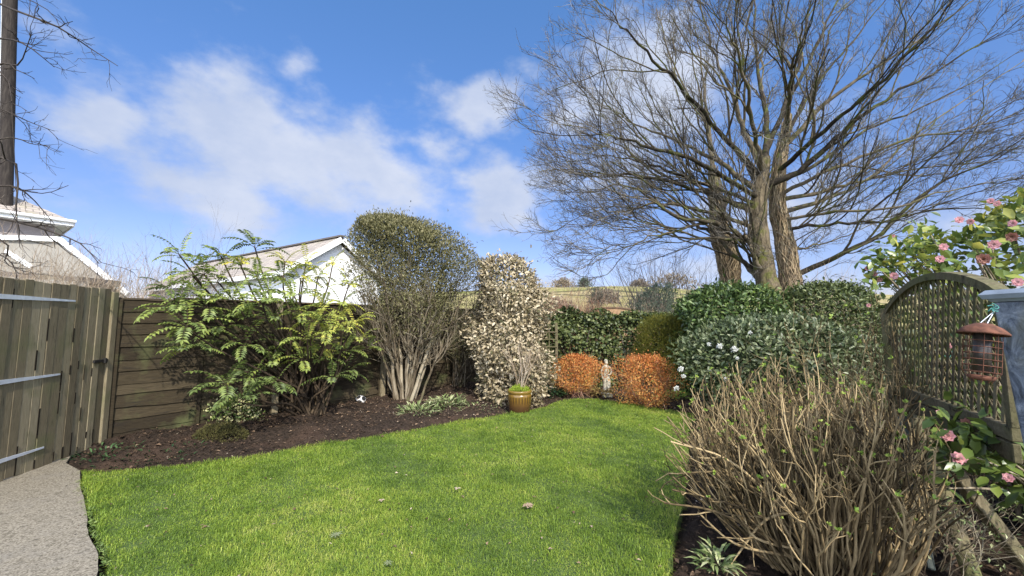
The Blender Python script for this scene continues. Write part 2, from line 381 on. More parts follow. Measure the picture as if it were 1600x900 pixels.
# ------------------------------------------------------------------ light and sky
SUN_AZ = rad(160)      # direction to the sun, from +Y clockwise: behind the camera, slightly right
SUN_EL = rad(40)
s2 = np.array([math.sin(SUN_AZ) * math.cos(SUN_EL), math.cos(SUN_AZ) * math.cos(SUN_EL), math.sin(SUN_EL)])
sl = bpy.data.lights.new('sun', 'SUN'); sl.energy = 3.15; sl.angle = rad(.6); sl.color = (1, .94, .83)
so = bpy.data.objects.new('sun', sl); COL.objects.link(so); so.rotation_euler = Vector(s2).to_track_quat('Z', 'Y').to_euler(); so.location = (8, -8, 12)

w = bpy.data.worlds.new('World'); SC.world = w; w.use_nodes = True; nt = w.node_tree
bg = nt.nodes['Background']; bg.inputs['Strength'].default_value = .15
sky = nt.nodes.new('ShaderNodeTexSky'); sky.sky_type = 'NISHITA'; sky.sun_disc = False
sky.sun_elevation = SUN_EL; sky.sun_rotation = SUN_AZ; sky.ozone_density = 2.6; sky.air_density = 1.0; sky.dust_density = .5; sky.altitude = 60
hs = nt.nodes.new('ShaderNodeHueSaturation'); hs.inputs['Saturation'].default_value = 1.05; hs.inputs['Value'].default_value = 1.0
nt.links.new(sky.outputs[0], hs.inputs['Color'])
tc = nt.nodes.new('ShaderNodeTexCoord'); sx = nt.nodes.new('ShaderNodeSeparateXYZ'); nt.links.new(tc.outputs['Generated'], sx.inputs[0])
BASE = mix(nt, hs.outputs[0], ramp(nt, [(.52, .43, .54), (.51, .485, .60), (.52, .63, .79), (.58, .79, .94)], sx.outputs[2], [0., .22, .48, .75]), 1.0, 'MULTIPLY')
az = mmath(nt, 'ARCTAN2', sx.outputs[0], sx.outputs[1]); el = mmath(nt, 'ARCSINE', sx.outputs[2])
def dirnoise(scale, detail, rough, off=(0, 0, 0), sc=(1, 1, 1.6)):
    mp = nt.nodes.new('ShaderNodeMapping'); mp.inputs['Scale'].default_value = sc; mp.inputs['Location'].default_value = off; nt.links.new(tc.outputs['Generated'], mp.inputs[0])
    n = nt.nodes.new('ShaderNodeTexNoise'); n.inputs['Scale'].default_value = scale; n.inputs['Detail'].default_value = detail; n.inputs['Roughness'].default_value = rough
    nt.links.new(mp.outputs[0], n.inputs['Vector']); return n
wn = dirnoise(4.5, 4, .6, (3, 1, 2)); sw = nt.nodes.new('ShaderNodeSeparateColor'); nt.links.new(wn.outputs['Color'], sw.inputs[0])
azw = mmath(nt, 'MULTIPLY_ADD', mmath(nt, 'SUBTRACT', sw.outputs[0], .5), .20, az)
elw = mmath(nt, 'MULTIPLY_ADD', mmath(nt, 'SUBTRACT', sw.outputs[1], .5), .15, el)
CL = [(360, 185, 110, 75, 1.0), (455, 245, 195, 85, 1.0), (350, 300, 125, 70, .85), (545, 280, 150, 65, .85), (170, 190, 85, 48, .95), (455, 95, 36, 45, .45), (590, 180, 90, 50, .35), (770, 175, 58, 52, 1.0),
      (690, 235, 60, 34, .7), (775, 305, 75, 55, .95), (1010, 130, 150, 110, 1.0), (960, 250, 110, 60, .55), (1220, 340, 170, 60, .7), (640, 320, 130, 35, .35), (130, 310, 80, 26, .3), (860, 435, 60, 16, .8), (1050, 425, 120, 25, .55), (1560, 330, 110, 60, .45), (1280, 190, 90, 70, .4)]
tot = None
for (px, py, rx, ry, k) in CL:
    d = nrm(ray(px, py)); a0 = math.atan2(d[0], d[1]); e0 = math.asin(d[2])
    d1 = nrm(ray(px + rx, py)); ra = abs(math.atan2(d1[0], d1[1]) - a0); d2 = nrm(ray(px, py - ry)); re = abs(math.asin(d2[2]) - e0)
    u = mmath(nt, 'DIVIDE', mmath(nt, 'SUBTRACT', azw, a0), ra); v = mmath(nt, 'DIVIDE', mmath(nt, 'SUBTRACT', elw, e0), re)
    q = mmath(nt, 'MULTIPLY_ADD', u, u, mmath(nt, 'MULTIPLY', v, v))
    g = mmath(nt, 'MULTIPLY', mmath(nt, 'EXPONENT', mmath(nt, 'MULTIPLY', q, -.8)), k)
    tot = g if tot is None else mmath(nt, 'MAXIMUM', tot, g)
fb = dirnoise(8, 8, .58, (1.3, .4, 0)).outputs[0]
beh_fill = nt.nodes.new('ShaderNodeMapRange'); beh_fill.inputs['From Min'].default_value = .15; beh_fill.inputs['From Max'].default_value = -.45; nt.links.new(sx.outputs[1], beh_fill.inputs['Value'])
tot = mmath(nt, 'MAXIMUM', tot, mmath(nt, 'MULTIPLY', beh_fill.outputs[0], .95))   # unseen white cloud added behind the camera as neutral fill light
den = mmath(nt, 'ADD', tot, mmath(nt, 'MULTIPLY', mmath(nt, 'SUBTRACT', fb, .5), 1.5))
mr = nt.nodes.new('ShaderNodeMapRange'); mr.interpolation_type = 'SMOOTHSTEP'; mr.inputs['From Min'].default_value = .12; mr.inputs['From Max'].default_value = .85; mr.inputs['To Max'].default_value = .95
nt.links.new(den, mr.inputs['Value'])
ccol = ramp(nt, [(1.9, 2.2, 2.9), (2.5, 2.7, 3.2)], dirnoise(5, 5, .6, (7, 2, 1)).outputs[0], [.35, .65])
bc = mmath(nt, 'MULTIPLY_ADD', beh_fill.outputs[0], 2.8, 1.0); cb_ = nt.nodes.new('ShaderNodeCombineColor')  # added rear cloud made brighter than the visible ones, for more fill
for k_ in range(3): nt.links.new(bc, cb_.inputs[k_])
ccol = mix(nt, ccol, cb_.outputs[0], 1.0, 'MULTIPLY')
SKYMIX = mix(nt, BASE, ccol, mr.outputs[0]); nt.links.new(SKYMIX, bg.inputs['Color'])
vs = SC.view_settings; vs.view_transform = 'Standard'; vs.look = 'None'; vs.gamma = 1; vs.use_curve_mapping = False; vs.exposure = 0.95
SC.cycles.max_bounces = 6; SC.cycles.transparent_max_bounces = 4; SC.cycles.use_denoising = True

# ------------------------------------------------------------------ the setting: ground, lawn, bed, path, hill
def inpoly(pts, poly):
    x, y = pts[:, 0], pts[:, 1]; r = np.zeros(len(pts), bool); n = len(poly); j = n - 1
    for i in range(n):
        xi, yi = poly[i][:2]; xj, yj = poly[j][:2]
        c = ((yi > y) != (yj > y)) & (x < (xj - xi) * (y - yi) / (yj - yi + 1e-12) + xi); r ^= c; j = i
    return r
def dpoly(pts, poly):
    d = np.full(len(pts), 1e9); n = len(poly)
    for i in range(n):
        a = np.array(poly[i][:2]); b = np.array(poly[(i + 1) % n][:2]); ab = b - a
        t = np.clip(((pts[:, :2] - a) @ ab) / (ab @ ab), 0, 1)
        d = np.minimum(d, np.linalg.norm(pts[:, :2] - a - t[:, None] * ab, axis=1))
    return d
edgeL = [(128, 740), (200, 737), (300, 728), (400, 715), (480, 700), (560, 688), (640, 675), (710, 662), (760, 654), (810, 645), (850, 638), (875, 628), (900, 625), (935, 626), (970, 631), (1030, 640), (1085, 648)]
top_e = smoothpath([G(*p) for p in edgeL], 60)
right_e = smoothpath([G(1085, 648), G(1078, 670), G(1075, 710), G(1070, 760), G(1063, 800), G(1052, 850), G(1043, 900), (.45, 1.4, 0), (.2, .8, 0)], 30)
pathE = [G(128, 740), G(136, 780), G(150, 840), G(166, 900), (-1.75, 1.6, 0), (-1.4, .8, 0)]
left_e = smoothpath(pathE, 20)[::-1]
LAWN = np.vstack([top_e, right_e[1:], left_e[:-1]])
LAWN[:, :2] += RNG.normal(0, .008, (len(LAWN), 2))

gp = G(110, 728); pe = np.array([gp - [0.05, 0, 0]] + [p for p in left_e[::-1]])[:, :2]
pe = np.vstack([pe[:1], smoothpath([np.append(p, 0) for p in pe[1:]], 48)[:, :2] - [.02, 0] + np.cumsum(RNG.normal(0, .004, (48, 2)), 0) * [1, .3], [[-1.3, .5]], [[-6, .5]], [[-5.6, 3.]], [[-4.96, 4.65]]])
PATH = pe
F1 = G(165, 695); fdir = nrm(np.array([.644, .765, 0])); fnor = np.array([.765, -.644, 0.])
# ground sheet to the horizon
mb = MB()
xs = np.concatenate([np.linspace(-900, -30, 12), np.linspace(-20, 25, 20), np.linspace(40, 900, 12)]); ys = np.concatenate([np.linspace(-60, 0, 5), np.linspace(4, 40, 16), np.linspace(60, 1500, 14)])
X, Yg = np.meshgrid(xs, ys); idx = np.arange(X.size).reshape(X.shape)
mb.add(np.stack([X, Yg, np.full_like(X, -.12)], -1), np.stack([idx[:-1, :-1], idx[:-1, 1:], idx[1:, 1:], idx[1:, :-1]], -1).reshape(-1, 4))
tag(mb.build('ground', M['rough']), kind='structure')
# hill
mb = MB(); xs = np.linspace(-500, 700, 110); ys = np.linspace(70, 700, 80); X, Yg = np.meshgrid(xs, ys)
tt = np.clip((Yg - 70) / 300, 0, 1); Z = -1 + 33.5 * (tt * tt * (3 - 2 * tt)) * (1 - .30 * np.clip((X - 120) / 250, 0, 1)) * (1 - .5 * np.clip((-X - 20) / 200, 0, 1))
Z += 1.2 * np.sin(X / 31 + Yg / 57) * tt + .6 * np.sin(X / 13 + 1) * tt
idx = np.arange(X.size).reshape(X.shape)
mb.add(np.stack([X, Yg, Z], -1), np.stack([idx[:-1, :-1], idx[:-1, 1:], idx[1:, 1:], idx[1:, :-1]], -1).reshape(-1, 4), smooth=True)
tag(mb.build('hill', M['hill']), kind='structure')
# soil
mb = MB(); xs = np.arange(-6.2, 6.5, .06); ys = np.arange(.6, 13, .06); X, Yg = np.meshgrid(xs, ys); q = np.stack([X.ravel(), Yg.ravel()], 1)
ins = inpoly(q, LAWN); dl = dpoly(q, LAWN); g = np.random.default_rng(3)
fd = (q - F1[:2]) @ fnor[:2]                      # distance in front of the fence
hz = np.zeros(len(q))
for k in range(26):
    a = g.uniform(0, 6.28); f = g.uniform(2, 26); hz += np.sin(f * (q[:, 0] * math.cos(a) + q[:, 1] * math.sin(a)) + g.uniform(0, 6.3)) / (1 + f * .22)
Z = -.035 + .016 * hz + .017 * g.normal(0, 1, len(q)) + .07 * np.clip(dl / .9, 0, 1) * (q[:, 0] < 1.5) + .04 * np.exp(-np.clip(fd, 0, 9) * 3)
Z = np.where(ins | (inpoly(q, PATH) & (dpoly(q, PATH) > .05)), -.1, Z); Z = np.where(dpoly(q, PATH) < .06, np.minimum(Z, .0), Z); Z = np.where(~ins & (dl < .06), -.06, Z)
idx = np.arange(X.size).reshape(X.shape)
f = np.stack([idx[:-1, :-1], idx[:-1, 1:], idx[1:, 1:], idx[1:, :-1]], -1).reshape(-1, 4)
mb.add(np.stack([q[:, 0], q[:, 1], Z], -1), f, smooth=True)
tag(mb.build('flower_bed_soil', M['soil']), kind='structure')
def soilz(x, y): 
    i = np.clip(((np.asarray(x) + 6.2) / .06).round().astype(int), 0, X.shape[1] - 1); j = np.clip(((np.asarray(y) - .6) / .06).round().astype(int), 0, X.shape[0] - 1)
    return Z.reshape(X.shape)[j, i]
# lawn sheet with a cut edge
mb = MB(); n = len(LAWN); top = LAWN.copy(); top[:, 2] = .012; bot = LAWN.copy(); bot[:, 2] = -.1
c = np.array([[-.6, 3.6, .012]])
i = np.arange(n); mb.add(np.vstack([top, bot]), np.stack([i, (i + 1) % n, (i + 1) % n + n, i + n], 1))
import bmesh
bm = bmesh.new(); vv = [bm.verts.new(p) for p in top]; bm.faces.new(vv); bmesh.ops.triangulate(bm, faces=bm.faces[:]); bm.verts.index_update()
mb.add(np.array([v.co[:] for v in bm.verts]), np.array([[v.index for v in q_.verts] for q_ in bm.faces])); bm.free()
tag(mb.build('lawn', M['turf']), kind='structure')
# blades
nb = 640000
q = np.stack([RNG.uniform(LAWN[:, 0].min(), LAWN[:, 0].max(), nb), 1.7 * (8.2 / 1.7)**(RNG.random(nb))], 1)
q = q[inpoly(q, LAWN)]
keep = RNG.random(len(q)) < np.clip(.55 + .5 * q[:, 1] / 6, 0, 1); q = q[keep]
nb = len(q); de = dpoly(q, LAWN)
patch = np.sin(q[:, 0] * 2.1 + 1) * np.sin(q[:, 1] * 1.7) + .6 * np.sin(q[:, 0] * 5.3 + q[:, 1] * 4.1)
tuft_ = np.sin(q[:, 0] * 11 + 2 * np.sin(q[:, 1] * 7)) * np.sin(q[:, 1] * 12 + 1.5 * np.sin(q[:, 0] * 9))
H = RNG.uniform(.012, .036, nb) * (1 + .22 * patch + .3 * tuft_) * np.where(RNG.random(nb) < .03, 1.7, 1.) * np.where(de < .05, 1.5, 1)
W_ = RNG.uniform(.0016, .0034, nb) * (.8 + q[:, 1] * .13); th = RNG.uniform(0, 6.283, nb)
lean = RNG.uniform(.3, 1.9, nb); ld = np.stack([np.cos(th), np.sin(th), np.zeros(nb)], 1); sd = np.stack([-np.sin(th), np.cos(th), np.zeros(nb)], 1)
b0 = np.column_stack([q, np.full(nb, .008)])
mid = b0 + ld * (H * lean * .35)[:, None]; mid[:, 2] += H * .62
tip = b0 + ld * (H * lean)[:, None]; tip[:, 2] += H * (1.02 - .42 * lean)
V = np.stack([b0 - sd * W_[:, None] / 2, b0 + sd * W_[:, None] / 2, mid + sd * W_[:, None] * .4, mid - sd * W_[:, None] * .4, tip], 1)
mb = MB(); b = (np.arange(nb) * 5)[:, None]; rr = np.clip(RNG.normal(.45, .24, nb) + .09 * patch - .14 * tuft_, 0, 1)
mb.add(V.reshape(-1, 3), b + [0, 1, 2, 3], rr); o_ = mb.n
mb.F.append(b + [3, 2, 4]); mb.R.append(rr); mb.S.append(np.full(nb, False))
tag(mb.build('lawn_grass', M['grass']), 'short bright green lawn grass with paler mossy patches', 'grass', kind='stuff')
# concrete path
mb = MB()
n = len(pe); tp = np.column_stack([pe, np.full(n, .03)]); bt = np.column_stack([pe, np.full(n, -.1)])
i = np.arange(n); mb.add(np.vstack([tp, bt]), np.stack([i, (i + 1) % n, (i + 1) % n + n, i + n], 1))
bm = bmesh.new(); vv = [bm.verts.new(p) for p in tp]; bm.faces.new(vv); bmesh.ops.triangulate(bm, faces=bm.faces[:]); bm.verts.index_update()
mb.add(np.array([v.co[:] for v in bm.verts]), np.array([[v.index for v in q_.verts] for q_ in bm.faces])); bm.free()
PATH = pe
tag(mb.build('concrete_path', M['concrete']), kind='structure')
# weeds and moss creeping out of the gap between path and lawn
kq = RNG.integers(0, 17, 900); le_ = left_e[kq] * (1 - (u_ := RNG.random((900, 1)))) + left_e[kq + 1] * u_; le_ = le_ + np.column_stack([RNG.normal(-.012, .02, 900), np.zeros(900), np.full(900, .02)])
mb = MB(); th = RNG.uniform(0, 6.28, 900); Lw = RNG.uniform(.010, .026, 900) * (.3 + 1.1 * RNG.random(17)[kq]); leaves(mb, le_, np.stack([np.cos(th), np.sin(th), RNG.uniform(.1, 1.2, 900)], 1), RNG.normal(0, .4, (900, 3)) + [0, 0, 1], Lw, Lw * .45, .2, None, True)
tag(mb.build('edge_weeds', M['edgeweed']), 'small weeds along the joint of concrete path and lawn', 'weeds', kind='stuff')
# fallen leaves and bark on the beds
q = np.stack([RNG.uniform(-5.2, 5, 60000), RNG.uniform(1.2, 9.5, 60000)], 1)
fd = (q - F1[:2]) @ fnor[:2]; ga_ = G(149, 701); drift = .5 + .5 * np.sin(q[:, 0] * 5.1 + 2 * np.sin(q[:, 1] * 3.3)) * np.sin(q[:, 1] * 4.7 + 1.3 * np.sin(q[:, 0] * 4.1)); inp = inpoly(q, PATH); ok = ~inpoly(q, LAWN) & (fd > .05) & (RNG.random(len(q)) < .25 + .75 * drift) & (~inp | (RNG.random(len(q)) < .9 * np.exp(-np.minimum(dl_ := dpoly(q, LAWN), np.abs((q - ga_[:2]) @ np.array([.98, .19]))) / .05))); q = q[ok][:22000]; nl_ = 420; ql = np.stack([RNG.uniform(-4, 3, 4000), 1.7 * (8 / 1.7)**RNG.random(4000)], 1); ql = ql[inpoly(ql, LAWN)][:nl_]; nb0 = len(q); q = np.vstack([q, ql]); m_ = len(q)
pz = np.where(inpoly(q, PATH), .036, soilz(q[:, 0], q[:, 1]) + .012); pz[nb0:] = .034; th = RNG.uniform(0, 6.28, m_)
mb = MB(); L_ = np.where(inpoly(q, PATH), .45, 1.) * RNG.uniform(.012, .045, m_) * np.where(RNG.random(m_) < .08, 1.7, 1)
rr = np.clip(RNG.beta(1.3, 2.2, m_) * .9 + .18 * (q[:, 1] > 6.3) - .1 * (q[:, 0] < -2.5), 0, 1)
rr = np.where(RNG.random(m_) < .025, .97, rr); rr[nb0:] = np.clip(RNG.normal(.62, .25, m_ - nb0), 0, 1); L_[nb0:] *= .75; leaves(mb, np.column_stack([q, pz]), np.stack([np.cos(th), np.sin(th), RNG.uniform(-.2, .5, m_)], 1), RNG.normal(0, .35, (m_, 3)) + [0, 0, 1], L_, L_ * RNG.uniform(.3, .7, m_), .3, rr)
tag(mb.build('leaf_litter', M['litter']), 'brown leaf litter and bark chips over the flower beds', 'leaf litter', kind='stuff')
# leaves on the lawn: four large ones
def lawn_leaf(px, py, label, L, mat, petals=5, flat=.5):
    p = G(px, py, .05); r = thing('fallen_leaf', label, 'leaf', p)
    mb = MB(); a = np.linspace(0, 6.28, petals, endpoint=False) + .3
    leaves(mb, np.tile(p, (petals, 1)), np.stack([np.cos(a), np.sin(a), np.full(petals, .18)], 1), np.tile([0, 0, 1.], (petals, 1)), L * RNG.uniform(.7, 1.1, petals), L * flat, .25, RNG.uniform(.75, 1, petals), True)
    mb.build('blade', mat, r)
lawn_leaf(826, 791, 'large curled buff leaf lying on the lawn', .05, M['litter'], 6, .9)
lawn_leaf(714, 764, 'small pinkish buff leaf standing edgeways in the grass', .035, M['litter'], 3, .6)
lawn_leaf(525, 836, 'silvery star shaped weed rosette in the lawn', .05, M['viburnum'], 8, .25)
lawn_leaf(606, 880, 'smaller silvery rosette of a weed nearer the camera', .035, M['viburnum'], 7, .3)
lawn_leaf(596, 782, 'dark crumpled leaf beside a mossy tuft in the lawn', .035, M['litter'], 4, .6)

# ------------------------------------------------------------------ fence, gate
RZF = math.atan2(fdir[1], fdir[0])
def panel(x0, lab, width=1.80, cap0=0., z0=0., H=1.78):
    p = F1 + fdir * x0; r = thing('lapped_fence', lab, 'fence', (p[0], p[1], z0), RZF, 'lapped panels along the fence')
    mb = MB(); nb_ = 12; hb = H / nb_; ns = 26; xs = np.linspace(0, width, ns)
    for k in range(nb_ + 1):
        zb = k * hb - .02; w1 = np.cumsum(RNG.normal(0, .0035, ns)); w1 -= np.linspace(0, w1[-1], ns)
        sag = RNG.normal(0, .006)
        zl = zb + w1 + sag; zt = np.full(ns, min(zb + hb * 1.35, H)); rn = RNG.random()
        yf = -.032 + RNG.normal(0, .003)
        v = np.concatenate([np.stack([xs, np.full(ns, -.014), zl], 1), np.stack([xs, np.full(ns, yf), zl], 1), np.stack([xs, np.full(ns, -.010), zt], 1), np.stack([xs, np.full(ns, 0.0), zt], 1)])
        i = np.arange(ns - 1); 
        f = np.concatenate([np.stack([i + a * ns, i + 1 + a * ns, i + 1 + (a + 1) * ns, i + (a + 1) * ns], 1) for a in range(3)])
        mb.add(v, f, rn)
    box(mb, (width / 2, .02, H / 2), (width, .012, H), rnd=.3)
    mb.build('boards', M['fence'], r, True)
    for bx in (.02, width / 2 - .03, width - .02):
        b_ = MB(); box(b_, (bx, -.045, H / 2 - .01), (.04, .022, H - .03), rnd=RNG.random(), bev=.003); b_.build('batten', M['fence'], r, True)
    if cap0 is not None:
        b_ = MB(); box(b_, (cap0 + (width - cap0) / 2, -.012, H + .013), (width - cap0, .075, .026), rnd=.5, bev=.004); b_.build('capping_rail', M['cap_wood'], r, True)
    return r
panel(.0, 'lapped fence panel beside the gate, its capping rail broken short', cap0=.55)
panel(1.84, 'lapped fence panel mostly hidden behind the feathery mahonia')
panel(3.72, 'lapped fence panel in deep shade behind the multi-stemmed shrubs')
panel(5.58, 'lapped fence panel behind the cream variegated shrub')
for x0, lab in ((1.82, 'fence post hidden among the mahonia leaves'), (3.69, 'thick pale fence post beside the multi-stemmed clipped shrub'), (5.55, 'fence post at the thin shrub between the clipped shrub and the cream one')):
    p = F1 + fdir * x0 - fnor * -.06; b_ = MB(); box(b_, (p[0], p[1], .9), (.085, .085, 1.86), np.array([[fdir[0], -fdir[1], 0], [fdir[1], fdir[0], 0], [0, 0, 1]]), .8, .006)
    tag(b_.build('fence_post', M['gate']), lab, 'post', 'posts of the lapped fence')
ga = G(149, 701); gb = G(0, 757); gd = nrm(ga - gb); GW = 2.2; g0 = ga - gd * GW
RZG = math.atan2(gd[1], gd[0])
gate = thing('garden_gate', 'weathered wooden boarded garden gate with three long strap hinges', 'gate', (g0[0], g0[1], 0), RZG)
mb = MB(); x = 0.; GH = 1.84; k = 0; joints = []
while x < GW - .02:
    wd = RNG.uniform(.085, .105); x1 = min(x + wd, GW)
    box(mb, ((x + x1) / 2, RNG.normal(0, .003) - .012, .03 + GH / 2 + RNG.normal(0, .004)), (x1 - x - RNG.uniform(.002, .009), .02, GH), rnd=RNG.random(), bev=.003)
    x = x1; joints.append(x)
for zz in (.35, 1.0, 1.62): box(mb, (GW / 2, .022, zz), (GW, .04, .1), rnd=.4)
# short dark slots where knots and tongues have rotted away
gbd = mb.build('boards', M['gate'], gate, True)
mb = MB()
for k in range(34):
    xx = joints[RNG.integers(7, len(joints) - 1)]; hz2 = RNG.uniform(.06, .26); zz = RNG.uniform(.12, 1.7) if k > 12 else .04 + hz2 / 2
    box(mb, (xx, -.0245, zz), (RNG.uniform(.007, .014), .003, hz2), rnd=.1)
mb.build('split', M['fissure'], gate, True)['kind'] = 'stuff'
for zz, xe in ((.22, GW - .70), (.93, GW - .60), (1.70, GW - .50)):
    mb = MB(); v = []; x0 = .05
    for (xx, hh) in ((x0, .028), (x0 + (xe - x0) * .6, .021), (xe, .008)):
        v += [[xx, -.026, zz - hh], [xx, -.026, zz + hh], [xx, -.034, zz + hh], [xx, -.034, zz - hh]]
    f = []
    for a in range(2):
        for e in range(4): f.append([a * 4 + e, a * 4 + (e + 1) % 4, a * 4 + 4 + (e + 1) % 4, a * 4 + 4 + e])
    f += [[0, 3, 2, 1], [8, 9, 10, 11]]
    mb.add(v, f)
    for t in (.2, .5, .8): lathe(mb, [(0, .008), (.008, .006), (.011, 0)], (0, 0, 0), 8) if False else None
    mb.build('hinge_strap', M['galv'], gate, True)
mb = MB(); box(mb, (GW - .1, -.04, 1.02), (.2, .02, .035), bev=.003); box(mb, (GW - .05, -.05, 1.02), (.03, .03, .06), bev=.003); mb.build('latch', M['dark_iron'], gate, True)
p = ga + gd * .05; mb = MB(); box(mb, (p[0], p[1], .92), (.09, .09, 1.84), np.array([[gd[0], -gd[1], 0], [gd[1], gd[0], 0], [0, 0, 1]]), .7, .006)
tag(mb.build('gate_post', M['gate']), 'narrow timber gate post between the gate and the fence', 'post')

# ------------------------------------------------------------------ buildings
def uvmesh(name, quads, mat, parent):
    """planar faces (lists of world points) with metric uv"""
    me = bpy.data.meshes.new(name); o0 = ORG[parent.name]
    vs_, fs, uvs = [], [], []
    for q_ in quads:
        q_ = [np.asarray(p, float) for p in q_]; b0 = len(vs_); vs_ += [tuple(p - o0) for p in q_]; fs.append(tuple(range(b0, b0 + len(q_))))
        ex = nrm(q_[1] - q_[0]); nn = nrm(np.cross(ex, q_[-1] - q_[0])); ey = np.cross(nn, ex)
        uvs += [((p - q_[0]) @ ex, (p - q_[0]) @ ey) for p in q_]
    me.from_pydata(vs_, [], fs); uv = me.uv_layers.new(name='uv')
    for i_, u_ in enumerate(uvs): uv.data[i_].uv = u_
    me.materials.append(mat); o = bpy.data.objects.new(name, me); COL.objects.link(o); o.parent = parent; ORG[o.name] = o0; return o
# white gabled garage
ap = P(535, 373, 14.3); rd = np.array([-.84, .54, 0]); wd = np.array([-.54, -.84, 0]); HW = 2.1; RL = 13.
ridge_z = ap[2]; eave_z = P(438, 424, 14.3 - .84 * HW)[2]
gar = thing('white_garage', 'white rendered gabled outbuilding with brown slate roof beyond the fence', 'building', (ap[0], ap[1], 0))
def pt(l, w_, z): q_ = ap + rd * l + wd * w_; return np.array([q_[0], q_[1], z])
def rz_(w_): return ridge_z - (ridge_z - eave_z) * abs(w_) / HW
mb = MB(); v = [pt(.25, -HW + .2, -.1), pt(.25, HW - .2, -.1), pt(.25, HW - .2, rz_(HW - .2) - .1), pt(.25, 0, ridge_z - .1), pt(.25, -HW + .2, rz_(HW - .2) - .1)]
v2 = [p + rd * (RL - .5) for p in v]; mb.add(v + v2, [[0, 1, 6, 5], [1, 2, 7, 6], [2, 3, 8, 7], [3, 4, 9, 8], [4, 0, 5, 9]]); mb.add(v, [[0, 4, 3, 2, 1]]); mb.add(v2, [[0, 1, 2, 3, 4]])
mb.build('wall', M['render_white'], gar)
th_ = np.array([0, 0, .07])
sl1 = [pt(RL, HW, eave_z), pt(0, HW, eave_z), pt(0, 0, ridge_z), pt(RL, 0, ridge_z)]
sl2 = [pt(0, -HW, eave_z), pt(RL, -HW, eave_z), pt(RL, 0, ridge_z), pt(0, 0, ridge_z)]
roof = uvmesh('roof', [[p + th_ for p in sl1], [p + th_ for p in sl2], [sl1[0], sl1[1], sl1[1] + th_, sl1[0] + th_], [sl2[0], sl2[1], sl2[1] + th_, sl2[0] + th_], sl1[::-1], sl2[::-1]], M['slate'], gar)
mb = MB(); bar(mb, pt(-.02, 0, ridge_z + .1), pt(RL, 0, ridge_z + .1), .2, .06); mb.build('ridge', M['slate'], roof)
for sg in (1, -1):
    mb = MB(); bar(mb, pt(-.02, sg * (HW + .03), eave_z - .06), pt(-.02, 0.03 * sg, ridge_z - .04), .035, .20); mb.build('bargeboard', M['whitepaint'], gar)
mb = MB(); bar(mb, pt(-.05, HW + .04, eave_z - .07), pt(RL, HW + .04, eave_z - .07), .05, .16); mb.build('fascia', M['whitepaint'], gar)
# neighbour's house: grey upper block with hip roof, pale extension
D1 = 14.5
nh = thing('neighbour_house', 'grey pebbledashed house with hipped roof and cream lean-to extension', 'house', P(40, 470, D1 + 2) * [1, 1, 0])
e = P(115, 346, D1); wc = P(94, 352, D1 + .35); ez = e[2]
hf = nrm(np.array([-.57, -.82, 0])); hsd = np.array([-.82, .57, 0])
def H3(a_, b_, z): q_ = e + hf * a_ + hsd * b_; return np.array([q_[0], q_[1], z])
HR = frame(hf); cm = H3(4, 4, 0); hz_ = ez + 2.5
mb = MB(); box(mb, (cm[0], cm[1], (ez - .1) / 2), (7.2, 7.2, ez - .1), HR); mb.build('wall', M['pebble'], nh)
rf = uvmesh('roof', [[H3(8, 0, ez), H3(0, 0, ez), H3(4, 4, hz_)], [H3(0, 0, ez), H3(0, 8, ez), H3(4, 4, hz_)], [H3(0, 8, ez), H3(8, 8, ez), H3(4, 4, hz_)], [H3(8, 8, ez), H3(8, 0, ez), H3(4, 4, hz_)]], M['slate'], nh)
mb = MB(); bar(mb, H3(0, -.02, ez - .09), H3(8, -.02, ez - .09), .05, .2); bar(mb, H3(-.02, 0, ez - .09), H3(-.02, 8, ez - .09), .05, .2); mb.build('fascia', M['whitepaint'], nh)
mb = MB(); box(mb, (cm[0], cm[1], ez - .2), (7.9, 7.9, .03), HR); mb.build('soffit', M['whitepaint'], nh)
mb = MB(); tube1(mb, [H3(-.05, -.1, ez - .02), H3(8, -.1, ez - .02)], [.06, .06], 8); mb.build('gutter', M['whitepaint'], nh)
D2 = 12.6; a = P(-60, 371, D2); b = P(96, 376, D2); c = P(197, 460, D2); zb = -.1
mb = MB(); dp = np.array([-1.7, 1.2, 0])
v = [np.array([a[0], D2, zb]), np.array([c[0], D2, zb]), c, b, a]; v2 = [p + dp for p in v]
mb.add(v, [[0, 1, 2, 3, 4]]); mb.add(v2, [[4, 3, 2, 1, 0]]); mb.add(v + v2, [[1, 6, 7, 2], [2, 7, 8, 3], [3, 8, 9, 4]])
ext = mb.build('extension', M['cream'], nh)
mb = MB(); bar(mb, a + [0, -.05, .03], b + [0, -.05, .03], .1, .16); bar(mb, b + [0, -.05, .03], c + [0.1, -.05, -.0], .1, .13); mb.build('verge_board', M['whitepaint'], ext)
q1 = P(-40, 425, D2 - 1.2); q2 = P(128, 437, D2 - 1.2)
mb = MB(); bar(mb, (q1[0], D2 - .65, q1[2]), (q2[0], D2 - .65, q2[2]), 1.2, .16); mb.build('porch_roof', M['slate'], ext)
mb = MB(); bar(mb, (q1[0], D2 - 1.27, q1[2] - .17), (q2[0] + .2, D2 - 1.27, q2[2] - .2), .04, .22); box(mb, ((q1[0] + q2[0]) / 2 - .2, D2 - .6, (q1[2] - .3) / 2), (q2[0] - q1[0] - .6, 1.1, q1[2] - .3)); mb.build('porch_wall', M['cream'], ext)
b_ = P(2, 410, D2); a_ = P(70, 418, D2)
mb = MB(); bar(mb, P(10, 392, D2) + [0, -.03, 0], P(52, 418, D2) + [0, -.03, 0], .05, .12); mb.build('glazing_bar', M['whitepaint'], ext)
